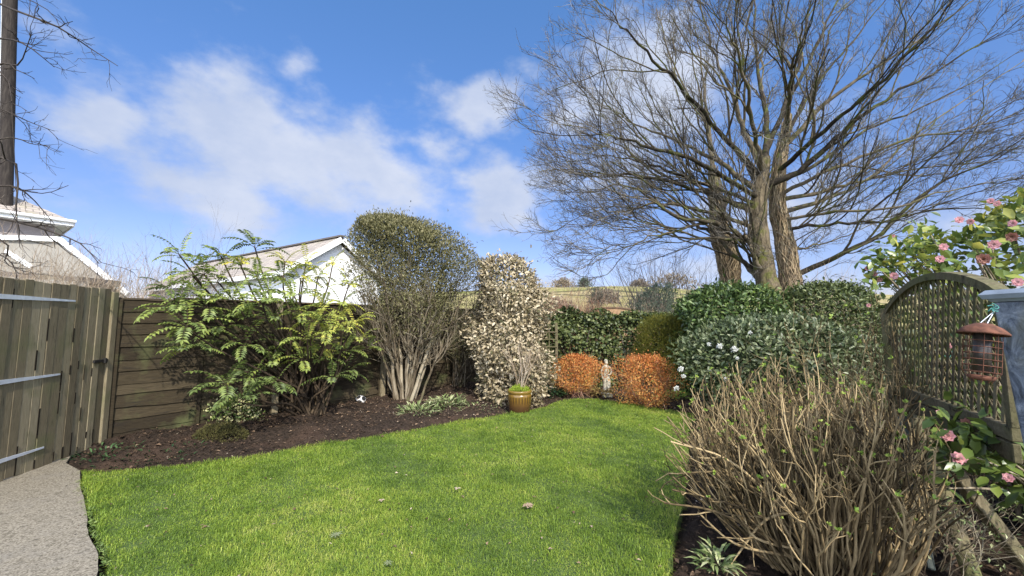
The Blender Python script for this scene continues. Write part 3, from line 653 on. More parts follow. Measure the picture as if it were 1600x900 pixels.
# dark pole
pb = P(8, 368, 13.6); mb = MB(); 
pt_ = P(17, -60, 13.6); pdv = (pt_ - pb) / (pt_[2] - pb[2]); p0_ = pb - pdv * (pb[2] + .1)
tube1(mb, [p0_, pt_], [.16, .19], 14, rnd=.5, cap=True)
pole = thing('utility_pole', 'tall dark utility pole rising behind the neighbour\'s cream extension', 'pole', (pb[0], 13.6, 0)); mb.build('pole', M['poleWood'], pole)
mb = MB(); tube1(mb, [p0_ + [-.22, 0, 0], pt_ + [-.25, 0, 0]], [.05, .05], 8); mb.build('conduit', M['conduit'], pole)

# ------------------------------------------------------------------ bare shrubs
def bare_shrub(name, label, cat, base, R0, H, n, mat, spread=.35, r=.008, levels=(4, 4), K=7, wob=.12, up=.06, ang=(20, 50), group=None, tipcut=.3, lean=(0, 0, 0)):
    base = np.asarray(base, float); rt = thing(name, label, cat, base, group=group)
    th = RNG.uniform(0, 6.28, n); rr = np.sqrt(RNG.random(n)) * R0
    st = base + np.stack([rr * np.cos(th), rr * np.sin(th), np.zeros(n)], 1)
    di = np.stack([np.cos(th) * spread * RNG.uniform(.2, 1.2, n), np.sin(th) * spread * RNG.uniform(.2, 1.2, n), np.ones(n)], 1) + np.asarray(lean)
    Pt, R = grow(st, di, RNG.uniform(.7, 1.05, n) * H, RNG.uniform(.7, 1.3, n) * r, K, wob, (0, 0, up), tipcut)
    mb = MB(); tubes(mb, Pt, R, 5, RNG.random(n))
    L = H
    for m_ in levels:
        p, d, r_, t = spawn(Pt, R, m_, .3, .95, ang); L *= .45
        Pt, R = grow(p, d, L * RNG.uniform(.5, 1.1, len(p)), r_ * .7, 5, wob * 1.3, (0, 0, up * 1.5), .4)
        tubes(mb, Pt, R, 3, RNG.random(len(p)))
    mb.build('stems', mat, rt); return rt, Pt, R
# pale thicket and dark stems beyond the gate and fence
for (px, Y, H, lab) in ((20, 6.6, 2.5, 'pale bare thicket behind the hinge side of the gate'), (85, 6.7, 2.45, 'pale bare thicket behind the middle of the gate'), (150, 6.9, 2.35, 'pale bare thicket behind the gate post, before the sloping white verge')):
    b = P(px, 500, Y); bare_shrub('bare_shrub', lab, 'shrub', (b[0], Y, 0), .4, H, 44, M['pale_twig'], .25, .013, (6, 4), wob=.2, up=.1, group='pale thicket behind the gate')
for (px, Y, H, lab) in ((205, 9.5, 3.0, 'thin dark bare shrub beyond the fence, nearest the white verge'), (255, 9.8, 3.35, 'thin dark bare shrub rising behind the top of the mahonia'), (305, 10.2, 3.7, 'tallest thin dark bare shrub against the sky before the slate roof')):
    b = P(px, 500, Y); bare_shrub('bare_shrub', lab, 'shrub', (b[0], Y, 0), .3, H, 12, M['grey_twig'], .16, .011, (4, 3), wob=.12, up=.1, group='thin dark shrubs beyond the fence')
# overhanging dark tree at the frame edge
tb = np.array([-6.3, 4.1, 0.]); rt = thing('bare_tree', 'dark bare tree reaching thin twigs over the gate', 'tree', tb)
mb = MB(); tube1(mb, [tb, tb + [.1, 0, 1.6], tb + [.05, .1, 3.2], tb + [.2, .1, 5.2]], [.09, .075, .06, .03], 8, 14); mb.build('trunk', M['dark_twig'], rt)
mb = MB(); BR = [((-60, -20), (20, 15), (90, 42), (140, 75), (184, 103)), ((-70, 60), (0, 60), (40, 70), (85, 105)), ((-70, 150), (0, 170), (45, 190), (85, 205)), ((-70, 240), (10, 215), (50, 225), (80, 228)), ((-60, 300), (10, 290), (45, 305), (85, 350)), ((-70, 330), (20, 345), (80, 362), (125, 380), (155, 412)), ((-60, 380), (5, 400), (25, 425), (25, 450)), ((-70, -30), (20, -10), (80, 20), (100, 60)), ((-60, 350), (10, 380), (8, 410), (40, 425)), ((-50, 100), (10, 120), (20, 200), (25, 300)), ((-70, 260), (20, 250), (25, 330), (30, 380)), ((-60, 130), (0, 100), (30, 100), (50, 50)), ((-60, 470), (0, 480), (25, 500), (90, 470))]
BP = []; 
for k, br in enumerate(BR):
    Yb = 3.9 + .5 * RNG.random(); BP.append(smoothpath([P(x_, y_, Yb + .1 * RNG.normal()) for x_, y_ in br], 9))
BP = np.array(BP); BRd = np.linspace(.013, .003, 9)[None] * RNG.uniform(.6, 1.1, (len(BR), 1)); tubes(mb, BP, BRd, 5)
for k in range(len(BR)): tube1(mb, [tb + [.1, .02, max(.9, BP[k][0][2] - .6)], (tb + BP[k][0]) / 2 * [1, 1, 0] + [0, 0, BP[k][0][2] - .15], BP[k][0]], [.02, .016, BRd[k, 0]], 5, 6)
p, d, r_, t = spawn(BP, BRd, 7, .25, .98, (25, 70)); Pt, R = grow(p, d, RNG.uniform(.1, .42, len(p)), np.maximum(r_ * .7, .003), 6, .22, (.03, 0, .03), .5); tubes(mb, Pt, R, 4)
p, d, r_, t = spawn(Pt, R, 3, .3, 1, (25, 60)); Pt, R = grow(p, d, RNG.uniform(.04, .16, len(p)), np.maximum(r_ * .8, .002), 4, .2, (0, 0, .05), .6); tubes(mb, Pt, R, 3)
mb.build('branches', M['dark_twig'], rt)

# ------------------------------------------------------------------ mahonia
def fence_y(px):
    d = ray(px, 505); a = np.array([[d[0], -fdir[0]], [d[1], -fdir[1]]]); s = np.linalg.solve(a, F1[:2]); return s[0] * d[1]
mbase = G(478, 652); mah = thing('mahonia', 'feathery mahonia with dark stems and whorls of pinnate leaves by the fence', 'shrub', mbase)
WH = [(280, 398, .3, .8), (345, 400, .15, .9), (398, 386, .15, 1.), (318, 428, .3, .9), (260, 452, .1, .7), (445, 408, .8, .7), (375, 412, .85, .7), (478, 412, .75, .8), (470, 434, .6, .9), (520, 412, .8, .65), (497, 432, .7, .8), (545, 445, .65, .8), (458, 462, .45, 1.), (418, 455, .35, 1.), (362, 470, .4, 1.), (325, 482, .35, 1.), (298, 545, .3, .9), (272, 482, .35, 1.), (290, 512, .35, 1.), (345, 512, .3, 1.), (385, 500, .35, 1.), (425, 498, .35, 1.), (468, 492, .45, 1.), (505, 478, .6, 1.), (535, 475, .6, .9), (555, 502, .65, .9), (560, 532, .5, 1.), (540, 548, .35, 1.), (512, 522, .55, 1.), (480, 530, .5, 1.), (448, 542, .35, 1.), (425, 570, .3, 1.), (472, 562, .4, 1.), (505, 562, .3, 1.), (545, 580, .15, 1.), (500, 545, .65, 1.), (530, 505, .7, .9), (350, 604, .2, 1.1), (392, 592, .2, 1.), (372, 628, .15, 1.), (430, 600, .15, .9), (520, 590, .15, .9), (440, 430, .35, .9), (400, 430, .35, .9), (310, 460, .4, .9), (575, 545, .35, .8), (300, 430, .4, .8), (340, 440, .5, .8), (410, 475, .35, 1.), (495, 500, .6, 1.), (380, 540, .25, 1.)]
mst, mlf = MB(), MB(); tips = []
for (px, py, yel, sc) in WH:
    yf = fence_y(max(px, 200)); Y = yf - .35 - RNG.uniform(0, .75)
    if py < 455: Y = yf - RNG.uniform(.2, .7)
    tips.append((P(px, py, Y), yel, sc))
for k, (tp_, yel, sc) in enumerate(tips):
    b0 = mbase + [RNG.normal(0, .13), RNG.normal(0, .07), -.03]
    c1 = b0 * .6 + tp_ * .4; c1[2] = max(.3, tp_[2] * .42); c1[:2] = b0[:2] + (tp_ - b0)[:2] * RNG.uniform(.1, .42) + RNG.normal(0, .07, 2)
    c2 = b0 * .25 + tp_ * .75; c2[2] = tp_[2] * .78; c2[:2] += RNG.normal(0, .05, 2)
    tube1(mst, [b0, c1, c2, tp_], [.02, .016, .012, .009], 6, 12, RNG.random())
    ax = nrm(tp_ - c2); nl = RNG.integers(7, 10)
    az0 = RNG.uniform(0, 6.28)
    for j in range(nl):
        a_ = az0 + j * 2.4 + RNG.normal(0, .15); elv = RNG.uniform(-.05, .75) if j < nl - 2 else RNG.uniform(.9, 1.2)
        d0 = nrm(np.array([math.cos(a_) * math.cos(elv), math.sin(a_) * math.cos(elv), math.sin(elv)]) + ax * .35)
        Ln = RNG.uniform(.30, .46) * sc; nn = 10
        d_ = d0.copy(); pts = [tp_ - ax * RNG.uniform(0, .06)]
        for q_ in range(nn):
            d_ = nrm(d_ + [0, 0, -.075 - .02 * q_ * .5]); pts.append(pts[-1] + d_ * Ln / nn)
        pts = np.array(pts); tubes(mst, pts[None], np.linspace(.003, .0012, nn + 1)[None], 3, .9)
        T = nrm(np.gradient(pts, axis=0)); side = nrm(np.cross(T, [0, 0, 1.])); upv = np.cross(side, T)
        for sg in (-1, 1):
            i_ = np.arange(2, nn + 1); pr = np.sin(np.clip((i_ - .5) / nn, 0, 1) * 2.6)**.6
            leaves(mlf, pts[i_], side[i_] * sg + T[i_] * .55 - upv[i_] * .15, upv[i_] + RNG.normal(0, .15, (len(i_), 3)), (.088 * RNG.uniform(.85, 1.1)) * sc * pr * RNG.uniform(.75, 1.15, len(i_)), .034 * sc, .2, np.clip(yel + RNG.normal(0, .1, len(i_)) + RNG.normal(0, .06), 0, 1))
        leaves(mlf, pts[-1:], T[-1:], upv[-1:], .08 * sc, .032, .15, [yel])
for k in range(9):
    b0 = mbase + [RNG.uniform(-.4, .38), RNG.uniform(-.15, .15), -.03]; tube1(mst, [b0, b0 + [RNG.normal(0, .12), RNG.normal(0, .08), .45], b0 + [RNG.normal(0, .3), RNG.normal(0, .15), .9]], [.022, .018, .012], 6, 8, RNG.random())
mst.build('stems', M['mahonia_stem'], mah); mlf.build('foliage', M['mahonia'], mah)

# ------------------------------------------------------------------ generic leafy bush
def bush(name, label, cat, rings, n, L, wr, mat, base=None, group=None, lo=.7, hi=1.04, lump=.1, out=.8, oval=False, fold=.25, up=.3, seed=0, stems=0, smat=None, sr=.01, rnd=None, jit=.6, shell2=0, curl=.15):
    r = np.asarray(rings, float); c = r[:, 1:3].mean(0); base = np.array([c[0], c[1], 0.]) if base is None else np.asarray(base, float)
    rt = thing(name, label, cat, base, group=group)
    p, nn = blob(n, rings, lo, hi, lump, seed=seed); p = p + RNG.normal(0, L * .5, p.shape)
    sy_ = RNG.random(n) < .08; p[sy_] += nn[sy_] * RNG.exponential(.05, (sy_.sum(), 1)) * min(1., L / .05)
    D = nrm(nn * out + RNG.normal(0, jit, (n, 3)) + [0, 0, up]); N = nn + RNG.normal(0, .4, (n, 3)) + [0, 0, .3]
    mb = MB(); l_ = L * RNG.uniform(.7, 1.2, n); leaves(mb, p, D, N, l_, l_ * wr, fold, None if rnd is None else np.clip(rnd(p, nn, n), 0, 1), oval, curl)
    mb.build('foliage', mat, rt)
    if stems:
        p2, n2 = blob(stems, rings, .55, .95, lump, seed=seed); mb = MB(); b0 = base + np.column_stack([RNG.normal(0, .12, (stems, 2)), np.full(stems, -.04)])
        mid = b0 * .55 + p2 * .45 + RNG.normal(0, .05, (stems, 3)); mid[:, 2] = np.minimum(mid[:, 2] * 1.0, p2[:, 2]) * .95
        t = np.linspace(0, 1, 8)[None, :, None]; Pt = (1 - t)**2 * b0[:, None] + 2 * t * (1 - t) * mid[:, None] + t**2 * p2[:, None]
        Pt[:, 1:-1] += RNG.normal(0, .012, (stems, 6, 3)); R = np.linspace(1, .3, 8)[None] * sr * RNG.uniform(.6, 1.3, (stems, 1))
        tubes(mb, Pt, R, 5, RNG.random(stems))
        q_, d, r_, tt_ = spawn(Pt, R, 4, .45, 1, (20, 55)); Pq, Rq = grow(q_, d, RNG.uniform(.12, .35, len(q_)), r_ * .7, 5, .15, (0, 0, .08), .4); tubes(mb, Pq, Rq, 3, RNG.random(len(q_)))
        mb.build('stems', smat or M['shrub_bark'], rt)
    return rt

# clipped multi-stemmed shrub: bare stems below, small olive leaves above
cb = G(632, 630); Yc = 7.25
def pxr(px0, px1, py, Y, ry): a, b = P(px0, py, Y), P(px1, py, Y); return (a[2], (a[0] + b[0]) / 2, Y, (b[0] - a[0]) / 2, ry)
rings = [pxr(592, 690, 525, Yc, .3), pxr(572, 712, 480, Yc, .45), pxr(556, 726, 440, Yc, .56), pxr(547, 736, 405, Yc, .62), pxr(545, 728, 380, Yc, .62), pxr(547, 705, 361, Yc, .56), pxr(555, 672, 350, Yc, .45), pxr(572, 645, 344, Yc, .3), pxr(600, 630, 342, Yc, .1)]
rt = thing('clipped_shrub', 'tall clipped many-stemmed shrub, bare below and olive leaved on top', 'shrub', cb)
mst, mlf = MB(), MB()
nst = 16; b0 = cb + np.column_stack([RNG.normal(0, .13, nst), RNG.normal(0, .09, nst), np.full(nst, -.05)])
topx = np.linspace(556, 722, nst) + RNG.normal(0, 8, nst); tp_ = np.array([P(x_, 455 + RNG.normal(0, 14), Yc + RNG.uniform(-.45, .45)) for x_ in topx]); b0 = b0[np.argsort(b0[:, 0])]
t = np.linspace(0, 1, 10)[None, :, None]; mid = b0 * .55 + tp_ * .45; mid[:, 2] = .75; mid[:, :2] = b0[:, :2] * .72 + tp_[:, :2] * .28
Pt = (1 - t)**2 * b0[:, None] + 2 * t * (1 - t) * mid[:, None] + t**2 * tp_[:, None]; Pt[:, 1:-1] += RNG.normal(0, .015, (nst, 8, 3)); R = np.linspace(.034, .012, 10)[None] * RNG.uniform(.7, 1.25, (nst, 1))
tubes(mst, Pt, R, 8, RNG.random(nst))
p, d, r_, t_ = spawn(Pt, R, 14, .35, 1., (15, 50)); P1, R1 = grow(p, d, RNG.uniform(.4, .8, len(p)), np.minimum(r_ * .6, .011), 7, .13, (0, 0, .09), .35); tubes(mst, P1, R1, 4, RNG.random(len(p)))
p, d, r_, t_ = spawn(P1, R1, 11, .2, 1., (15, 50)); P2, R2 = grow(p, d, RNG.uniform(.15, .4, len(p)), np.maximum(r_ * .7, .003), 5, .14, (0, 0, .1), .4)
lim = P2[:, -1, 2] < 2.95; tubes(mst, P2[lim], R2[lim], 3, RNG.random(lim.sum()))
n = 44000; p, nn = blob(n, rings, .25, 1.03, .17, seed=5); sy_ = RNG.random(n) < .1; p[sy_] += nn[sy_] * RNG.exponential(.05, (sy_.sum(), 1)); hgt = (p[:, 2] - rings[0][0]) / (rings[-1][0] - rings[0][0])
keep = RNG.random(n) < np.clip(hgt * 1.05 + .12, .2, 1); p, nn = p[keep], nn[keep]; n = len(p)
leaves(mlf, p, nn * .5 + RNG.normal(0, .5, (n, 3)) + [0, 0, .55], nn + RNG.normal(0, .5, (n, 3)), .055 * RNG.uniform(.7, 1.25, n), .021, .2, np.clip(RNG.normal(.5, .25, n), 0, 1))
mst.build('stems', M['shrub_bark'], rt); mlf.build('foliage', M['olive'], rt)
# thinner shrub
b = G(716, 606); Y2 = 8.5
rings = [pxr(700, 765, 560, Y2, .25), pxr(692, 775, 510, Y2, .45), pxr(690, 785, 460, Y2, .5), pxr(705, 790, 425, Y2, .4), pxr(725, 770, 405, Y2, .2)]
bush('thin_shrub', 'thin twiggy olive shrub squeezed between the clipped shrub and the cream one', 'shrub', rings, 6500, .04, .42, M['olive'], base=b, lo=.2, stems=36, sr=.018, seed=3)
# variegated shrub
b = G(795, 625); Y3 = 7.65
rings = [pxr(762, 838, 634, Y3 - .3, .25), pxr(750, 850, 600, Y3, .5), pxr(745, 855, 560, Y3, .62), pxr(744, 856, 510, Y3, .65), pxr(744, 850, 470, Y3, .62), pxr(746, 838, 435, Y3, .52), pxr(752, 820, 414, Y3, .38), pxr(770, 805, 404, Y3, .15)]
bush('variegated_shrub', 'tall dense shrub of cream edged leaves standing behind the glazed pot', 'shrub', rings, 15000, .075, .45, M['varieg'], base=(b[0], Y3, 0), lo=.55, stems=40, sr=.016, lump=.2, seed=11, oval=True, rnd=lambda p, nn, n: RNG.beta(2.0, 1.5, n), up=.1, jit=.75)
# euonymus and mound under the mahonia
b = G(352, 662); Y4 = b[1]
rings = [pxr(318, 395, 668, Y4, .22), pxr(308, 405, 650, Y4, .3), pxr(310, 400, 630, Y4, .26), pxr(325, 370, 612, Y4, .12)]
bush('variegated_euonymus', 'low cream and green variegated bush at the foot of the mahonia', 'bush', rings, 2600, .042, .55, M['vareuo'], base=b, lo=.45, oval=True, stems=14, sr=.006, seed=4)
b = G(345, 688); mb = MB(); rt = thing('moss_mound', 'low mossy mound under the variegated bush beside the fence batten', 'mound', b)
p, nn = blob(5200, [(0, b[0], b[1], .36, .2), (.08, b[0], b[1], .33, .17), (.15, b[0], b[1], .2, .11), (.18, b[0], b[1], .03, .03)], .8, 1.02, .1, seed=2); leaves(mb, p, nn + RNG.normal(0, .5, (5200, 3)), RNG.normal(0, 1, (5200, 3)), .026, .009, .1); mb.build('moss', leafmat('dull moss', [(.035, .03, .012), (.075, .07, .02), (.13, .12, .035)], .9, .1), rt)
# low plants in the bed
def tuft(name, label, cat, px, py, n, L, W, mat, R0=.2, arch=.5, group=None, Y=None):
    b = G(px, py); rt = thing(name, label, cat, b, group=group); mb = MB()
    th = RNG.uniform(0, 6.28, n); rr = np.sqrt(RNG.random(n)) * R0; st = b + np.stack([rr * np.cos(th), rr * np.sin(th), np.full(n, .0)], 1)
    e_ = RNG.uniform(.35, 1.2, n); a2 = th + RNG.normal(0, .6, n)
    D = np.stack([np.cos(a2) * np.cos(e_), np.sin(a2) * np.cos(e_), np.sin(e_)], 1)
    st[:, 2] += RNG.uniform(0, L * .9, n)
    leaves(mb, st, D, D * [-.6, -.6, 0] + [0, 0, 1], L * RNG.uniform(.6, 1.2, n), W, .2, None, True, arch); mb.build('leaves', mat, rt)
tuft('strap_plant', 'pale green strappy plant with cream edges below the clipped shrub', 'plant', 655, 648, 170, .13, .02, M['lowplant'], .3)
tuft('strap_plant', 'broader yellowish green clump nearest the thin shrub', 'plant', 700, 636, 200, .14, .026, M['lowplant'], .32)
tuft('low_plant', 'dark green low plant on the soil behind the glazed pot', 'plant', 858, 618, 260, .12, .03, M['lowgreen'], .34)
tuft('low_plant', 'small fresh green weed on the bark at the lawn edge', 'plant', 1118, 888, 90, .075, .018, M['lowplant'], .09)
tuft('low_plant', 'yellow green seedling clump between the big orange bush and the white flowers', 'plant', 1055, 622, 130, .1, .03, M['bud'], .2)
tuft('low_plant', 'faded tawny plant clump around the foot of the statue', 'plant', 938, 618, 240, .14, .02, leafmat('tawny leaf', [(.2, .12, .04), (.36, .25, .08), (.4, .34, .12)], .6, .2), .25)
tuft('low_plant', 'sparse green weed on the shaded soil beside the gate post', 'plant', 165, 712, 60, .07, .018, M['lowgreen'], .3)
tuft('weed_patch', 'scattered small green weeds along the bed below the lapped fence', 'weeds', 235, 712, 110, .05, .018, M['lowgreen'], .5)
tuft('weed_patch', 'sparse weeds and seedlings on the bark near the thin shrub', 'weeds', 740, 640, 70, .05, .016, M['lowplant'], .4)
# glazed pot with small bare shrub
def potmat():
    m, nt, b, out = newmat('ochre glaze')
    tc = nt.nodes.new('ShaderNodeTexCoord'); s = nt.nodes.new('ShaderNodeSeparateXYZ'); nt.links.new(tc.outputs['Object'], s.inputs[0])
    ang = mmath(nt, 'ARCTAN2', s.outputs[0], s.outputs[1]); st = mmath(nt, 'SINE', mmath(nt, 'MULTIPLY', ang, 24.))
    zc = mmath(nt, 'ADD', s.outputs[2], mmath(nt, 'MULTIPLY', noise(nt, 14, 3), .06))
    up_ = ramp(nt, [(.035, .022, .012), (.075, .04, .014), (.26, .15, .02), (.33, .22, .035)], zc, [0., .12, .33, .5]) if False else ramp(nt, [(.045, .022, .011), (.07, .034, .013), (.15, .08, .014), (.19, .12, .025)], mmath(nt, 'DIVIDE', zc, .42), [0., .35, .6, 1.])
    band = mmath(nt, 'MULTIPLY', ramp(nt, [(0, 0, 0), (1, 1, 1), (1, 1, 1), (0, 0, 0)], mmath(nt, 'DIVIDE', zc, .42), [.42, .52, .70, .78]), ramp(nt, [(0, 0, 0), (1, 1, 1)], st, [.45, .6]))
    c = mix(nt, up_, (.03, .018, .01), mmath(nt, 'MULTIPLY', band, .85))
    nt.links.new(c, b.inputs['Base Color']); b.inputs['Roughness'].default_value = .25; b.inputs['Coat Weight'].default_value = .3; return m
pb = G(812, 643); pb[2] = -.02; pot = thing('glazed_pot', 'ochre brown glazed pot with dark drips at the edge of the lawn', 'pot', pb)
mb = MB(); lathe(mb, [(0, .0), (.165, .0), (.172, .01), (.185, .12), (.196, .27), (.198, .30), (.192, .305), (.192, .325), (.205, .335), (.207, .365), (.20, .375), (.185, .375), (.18, .33), (0, .33)], pb, 40); mb.build('bowl', potmat(), pot)
p, nn = blob(2600, [(.335, 0, 0, .185, .185), (.37, 0, 0, .17, .17), (.395, 0, 0, .09, .09), (.40, 0, 0, .01, .01)], .2, 1, .05); p += pb; mb = MB(); leaves(mb, p, nn + RNG.normal(0, .5, (2600, 3)) + [0, 0, .5], RNG.normal(0, 1, (2600, 3)), .03, .01, .1, RNG.uniform(.4, 1, 2600)); mb.build('moss', M['moss'], pot)
bare_shrub('potted_shrub', 'small pale leafless shrub growing in the glazed pot', 'shrub', pb + [0.02, 0, .34], .03, .78, 9, M['pale_twig'], .5, .011, (5, 4), wob=.12, up=.04)
# ball
b = G(563, 631); b[2] = .06
me = bpy.data.meshes.new('ball'); bm = bmesh.new(); bmesh.ops.create_icosphere(bm, subdivisions=5, radius=.095); phi = (1 + 5**.5) / 2
ico = nrm(np.array([[0, s1, s2_ * phi] for s1 in (-1, 1) for s2_ in (-1, 1)] + [[s1, s2_ * phi, 0] for s1 in (-1, 1) for s2_ in (-1, 1)] + [[s2_ * phi, 0, s1] for s1 in (-1, 1) for s2_ in (-1, 1)]))
for f_ in bm.faces:
    f_.smooth = True; f_.material_index = int((ico @ np.array(f_.calc_center_median().normalized())).max() > .90)
bm.to_mesh(me); bm.free(); me.materials.append(plain('scuffed white leather', (.62, .6, .58), .6, .2, 30)); me.materials.append(plain('black leather', (.02, .02, .02), .5, .2, 30))
o = bpy.data.objects.new('ball', me); COL.objects.link(o); o.location = b; o.rotation_euler = (.5, .4, .9); tag(o, 'scuffed black and white ball lying on the soil against the fence', 'ball')
# orange bushes
for (x0_, x1_, yb, yt, Y, lab, sd) in ((862, 942, 612, 556, 8.2, 'smaller orange leaved bush beside the statue, next to the narrow trellis', 21), (963, 1060, 634, 557, 7.2, 'bigger rounded orange leaved bush at the far end of the lawn', 22)):
    h_ = yt - yb; rings = [pxr(x0_ + 18, x1_ - 20, yb - 4, Y, .28), pxr(x0_ + 6, x1_ - 6, yb + h_ * .25, Y, .42), pxr(x0_, x1_, yb + h_ * .5, Y, .5), pxr(x0_ + 5, x1_ - 5, yb + h_ * .72, Y, .45), pxr(x0_ + 16, x1_ - 16, yb + h_ * .9, Y, .3), pxr(x0_ + 32, x1_ - 32, yt, Y, .08)]
    zt_ = rings[-1][0]
    bush('orange_bush', lab, 'bush', rings, 7500, .036, .48, M['orange'], lo=.3, lump=.34, jit=.85, up=.6, stems=60, sr=.006, smat=M['red_twig'], seed=sd, group='orange bushes at the end of the lawn', rnd=lambda p, nn, n: RNG.normal(.36, .24, n) + .42 * (1 - p[:, 2] / zt_) * (RNG.random(n) < .8))
# narrow trellis
b = P(862, 500, 8.75); rt = thing('narrow_trellis', 'narrow weathered wooden trellis between the cream shrub and the hedge', 'trellis', (b[0], 8.75, 0))
mb = MB(); box(mb, (b[0] + .1, 8.75, .72), (.06, .05, 1.5), bev=.004); mb.build('post', M['trellis'], rt)
mb = MB()
for dx in (-.2, -.06): box(mb, (b[0] + dx, 8.73, .72), (.022, .018, 1.42))
for z_ in np.arange(.15, 1.42, .16): box(mb, (b[0] - .07, 8.71, z_), (.36, .016, .022))
mb.build('lattice', M['trellis'], rt)
# hedges
def hedge(name, label, cat, x0, x1, y0, y1, z1, n, L, wr, mat, wav=.12, seed=1, oval=True, up=.0):
    rt = thing(name, label, cat, ((x0 + x1) / 2, (y0 + y1) / 2, 0)); g_ = np.random.default_rng(seed); mb = MB()
    m_ = n; fr = RNG.random(m_); A = [(z1 * (x1 - x0)), (y1 - y0) * (x1 - x0) * 1.2, z1 * (y1 - y0)]; A = np.array([A[0], A[1], A[2], A[2], A[0] * .4]); A /= A.sum()
    k = np.searchsorted(np.cumsum(A), fr); u, v = RNG.random(m_), RNG.random(m_)
    p = np.stack([x0 + u * (x1 - x0), y0 + v * (y1 - y0), RNG.random(m_) * z1], 1); nn = np.zeros((m_, 3))
    for kk, (ax, val, nv) in enumerate(((1, y0, (0, -1, .3)), (2, z1, (0, 0, 1)), (0, x0, (-1, 0, .2)), (0, x1, (1, 0, .2)), (1, y1, (0, 1, .3)))):
        s_ = k == kk; p[s_, ax] = val; nn[s_] = nv
    dd = np.zeros(m_)
    for _ in range(8):
        f_ = g_.uniform(1.5, 7, 3) * g_.choice([-1, 1], 3); dd += np.sin(p @ f_ + g_.uniform(0, 6)) / 3
    p += nn * (dd * wav - RNG.random(m_)**1.5 * .22)[:, None]; p[:, 2] = np.maximum(p[:, 2], .02)
    l_ = L * RNG.uniform(.7, 1.25, m_); leaves(mb, p, nn * .6 + RNG.normal(0, .6, (m_, 3)) + [0, 0, up], nn + RNG.normal(0, .45, (m_, 3)) + [0, 0, .4], l_, l_ * wr, .18, None, oval, .2)
    mb.build('foliage', mat, rt)
    mb = MB(); ns_ = 40; b0 = np.stack([RNG.uniform(x0, x1, ns_), RNG.uniform(y0 + .1, y1 - .1, ns_), np.full(ns_, -.05)], 1); Pt, R = grow(b0, np.tile([0, 0, 1.], (ns_, 1)), z1 * .9, .014, 7, .15); tubes(mb, Pt, R, 4)
    p_, d_, r_, t_ = spawn(Pt, R, 6, .2, .95, (30, 70)); Pt, R = grow(p_, d_, .35, r_ * .6, 4, .2); tubes(mb, Pt, R, 3); mb.build('stems', M['grey_twig'], rt)
hz1 = P(900, 494, 9.2)[2]
hedge('ivy_hedge', 'dark green ivy clad hedge across the end of the garden', 'hedge', .78, 4.3, 9.35, 10.3, hz1, 19000, .075, .75, M['ivyleaf'])
bush('olive_conifer', 'olive green feathery conifer at the end of the dark hedge', 'conifer', [pxr(1000, 1078, 590, 8.9, .45), pxr(992, 1085, 550, 8.9, .5), pxr(996, 1080, 515, 8.9, .45), pxr(1010, 1070, 500, 8.9, .3), pxr(1030, 1055, 495, 8.9, .1)], 16000, .05, .22, M['conifer'], lo=.55, lump=.05, seed=9, up=.6)
# rounded laurels
b1 = [pxr(1075, 1215, 560, 8.4, .8), pxr(1064, 1222, 510, 8.4, .95), pxr(1066, 1218, 485, 8.4, .95), pxr(1080, 1200, 466, 8.4, .75), pxr(1105, 1175, 455, 8.4, .45), pxr(1130, 1150, 451, 8.4, .1)]
b1.insert(0, (0, b1[0][1], 8.4, 1.0, .75))
bush('laurel_bush', 'rounded glossy laurel bush in front of the oak trunks', 'bush', b1, 15000, .095, .48, M['laurel'], oval=True, lo=.75, seed=31, group='clipped laurels below the oak', stems=20, up=.1)
b2 = [pxr(1222, 1350, 560, 8.0, .8), pxr(1212, 1356, 510, 8.0, .95), pxr(1216, 1352, 485, 8.0, .9), pxr(1232, 1340, 463, 8.0, .7), pxr(1250, 1320, 452, 8.0, .45), pxr(1275, 1300, 447, 8.0, .1)]
b2.insert(0, (0, b2[0][1], 8.0, .9, .75))
bush('laurel_bush', 'flatter topped dark laurel bush nearest the arched trellis', 'bush', b2, 16000, .075, .5, M['ivyleaf'], oval=True, lo=.75, seed=32, group='clipped laurels below the oak', stems=20, up=.1)
# viburnum
b3 = [pxr(1100, 1330, 610, 6.2, .5), pxr(1084, 1345, 575, 6.2, .7), pxr(1086, 1345, 545, 6.2, .7), pxr(1100, 1320, 522, 6.2, .6), pxr(1135, 1270, 508, 6.2, .4), pxr(1175, 1230, 503, 6.2, .15)]
b3.insert(0, (0, b3[0][1], 6.2, .9, .45))
vib = bush('viburnum', 'grey green viburnum with white flower clusters behind the bare hydrangea', 'shrub', b3, 15000, .085, .42, M['viburnum'], oval=True, lo=.7, seed=41, stems=30, up=.35, lump=.14)
for (px, py, Y, s_) in ((1124, 541, 5.45, .05), (1147, 546, 5.45, .055), (1063, 577, 5.5, .05), (1068, 588, 5.5, .035), (1057, 607, 5.55, .045), (1108, 538, 5.1, .03), (1135, 592, 5.0, .035), (1172, 520, 5.3, .03), (1152, 560, 5.0, .025)):
    p = P(px, py, Y); mb = MB(); k_ = 60; d_ = nrm(RNG.normal(0, 1, (k_, 3)) + [0, -.5, .4]); leaves(mb, p + d_ * s_ * .6 * RNG.random((k_, 1)), d_, RNG.normal(0, 1, (k_, 3)), s_ * .55, s_ * .4, .2); mb.build('flower_cluster', M['white'], vib)
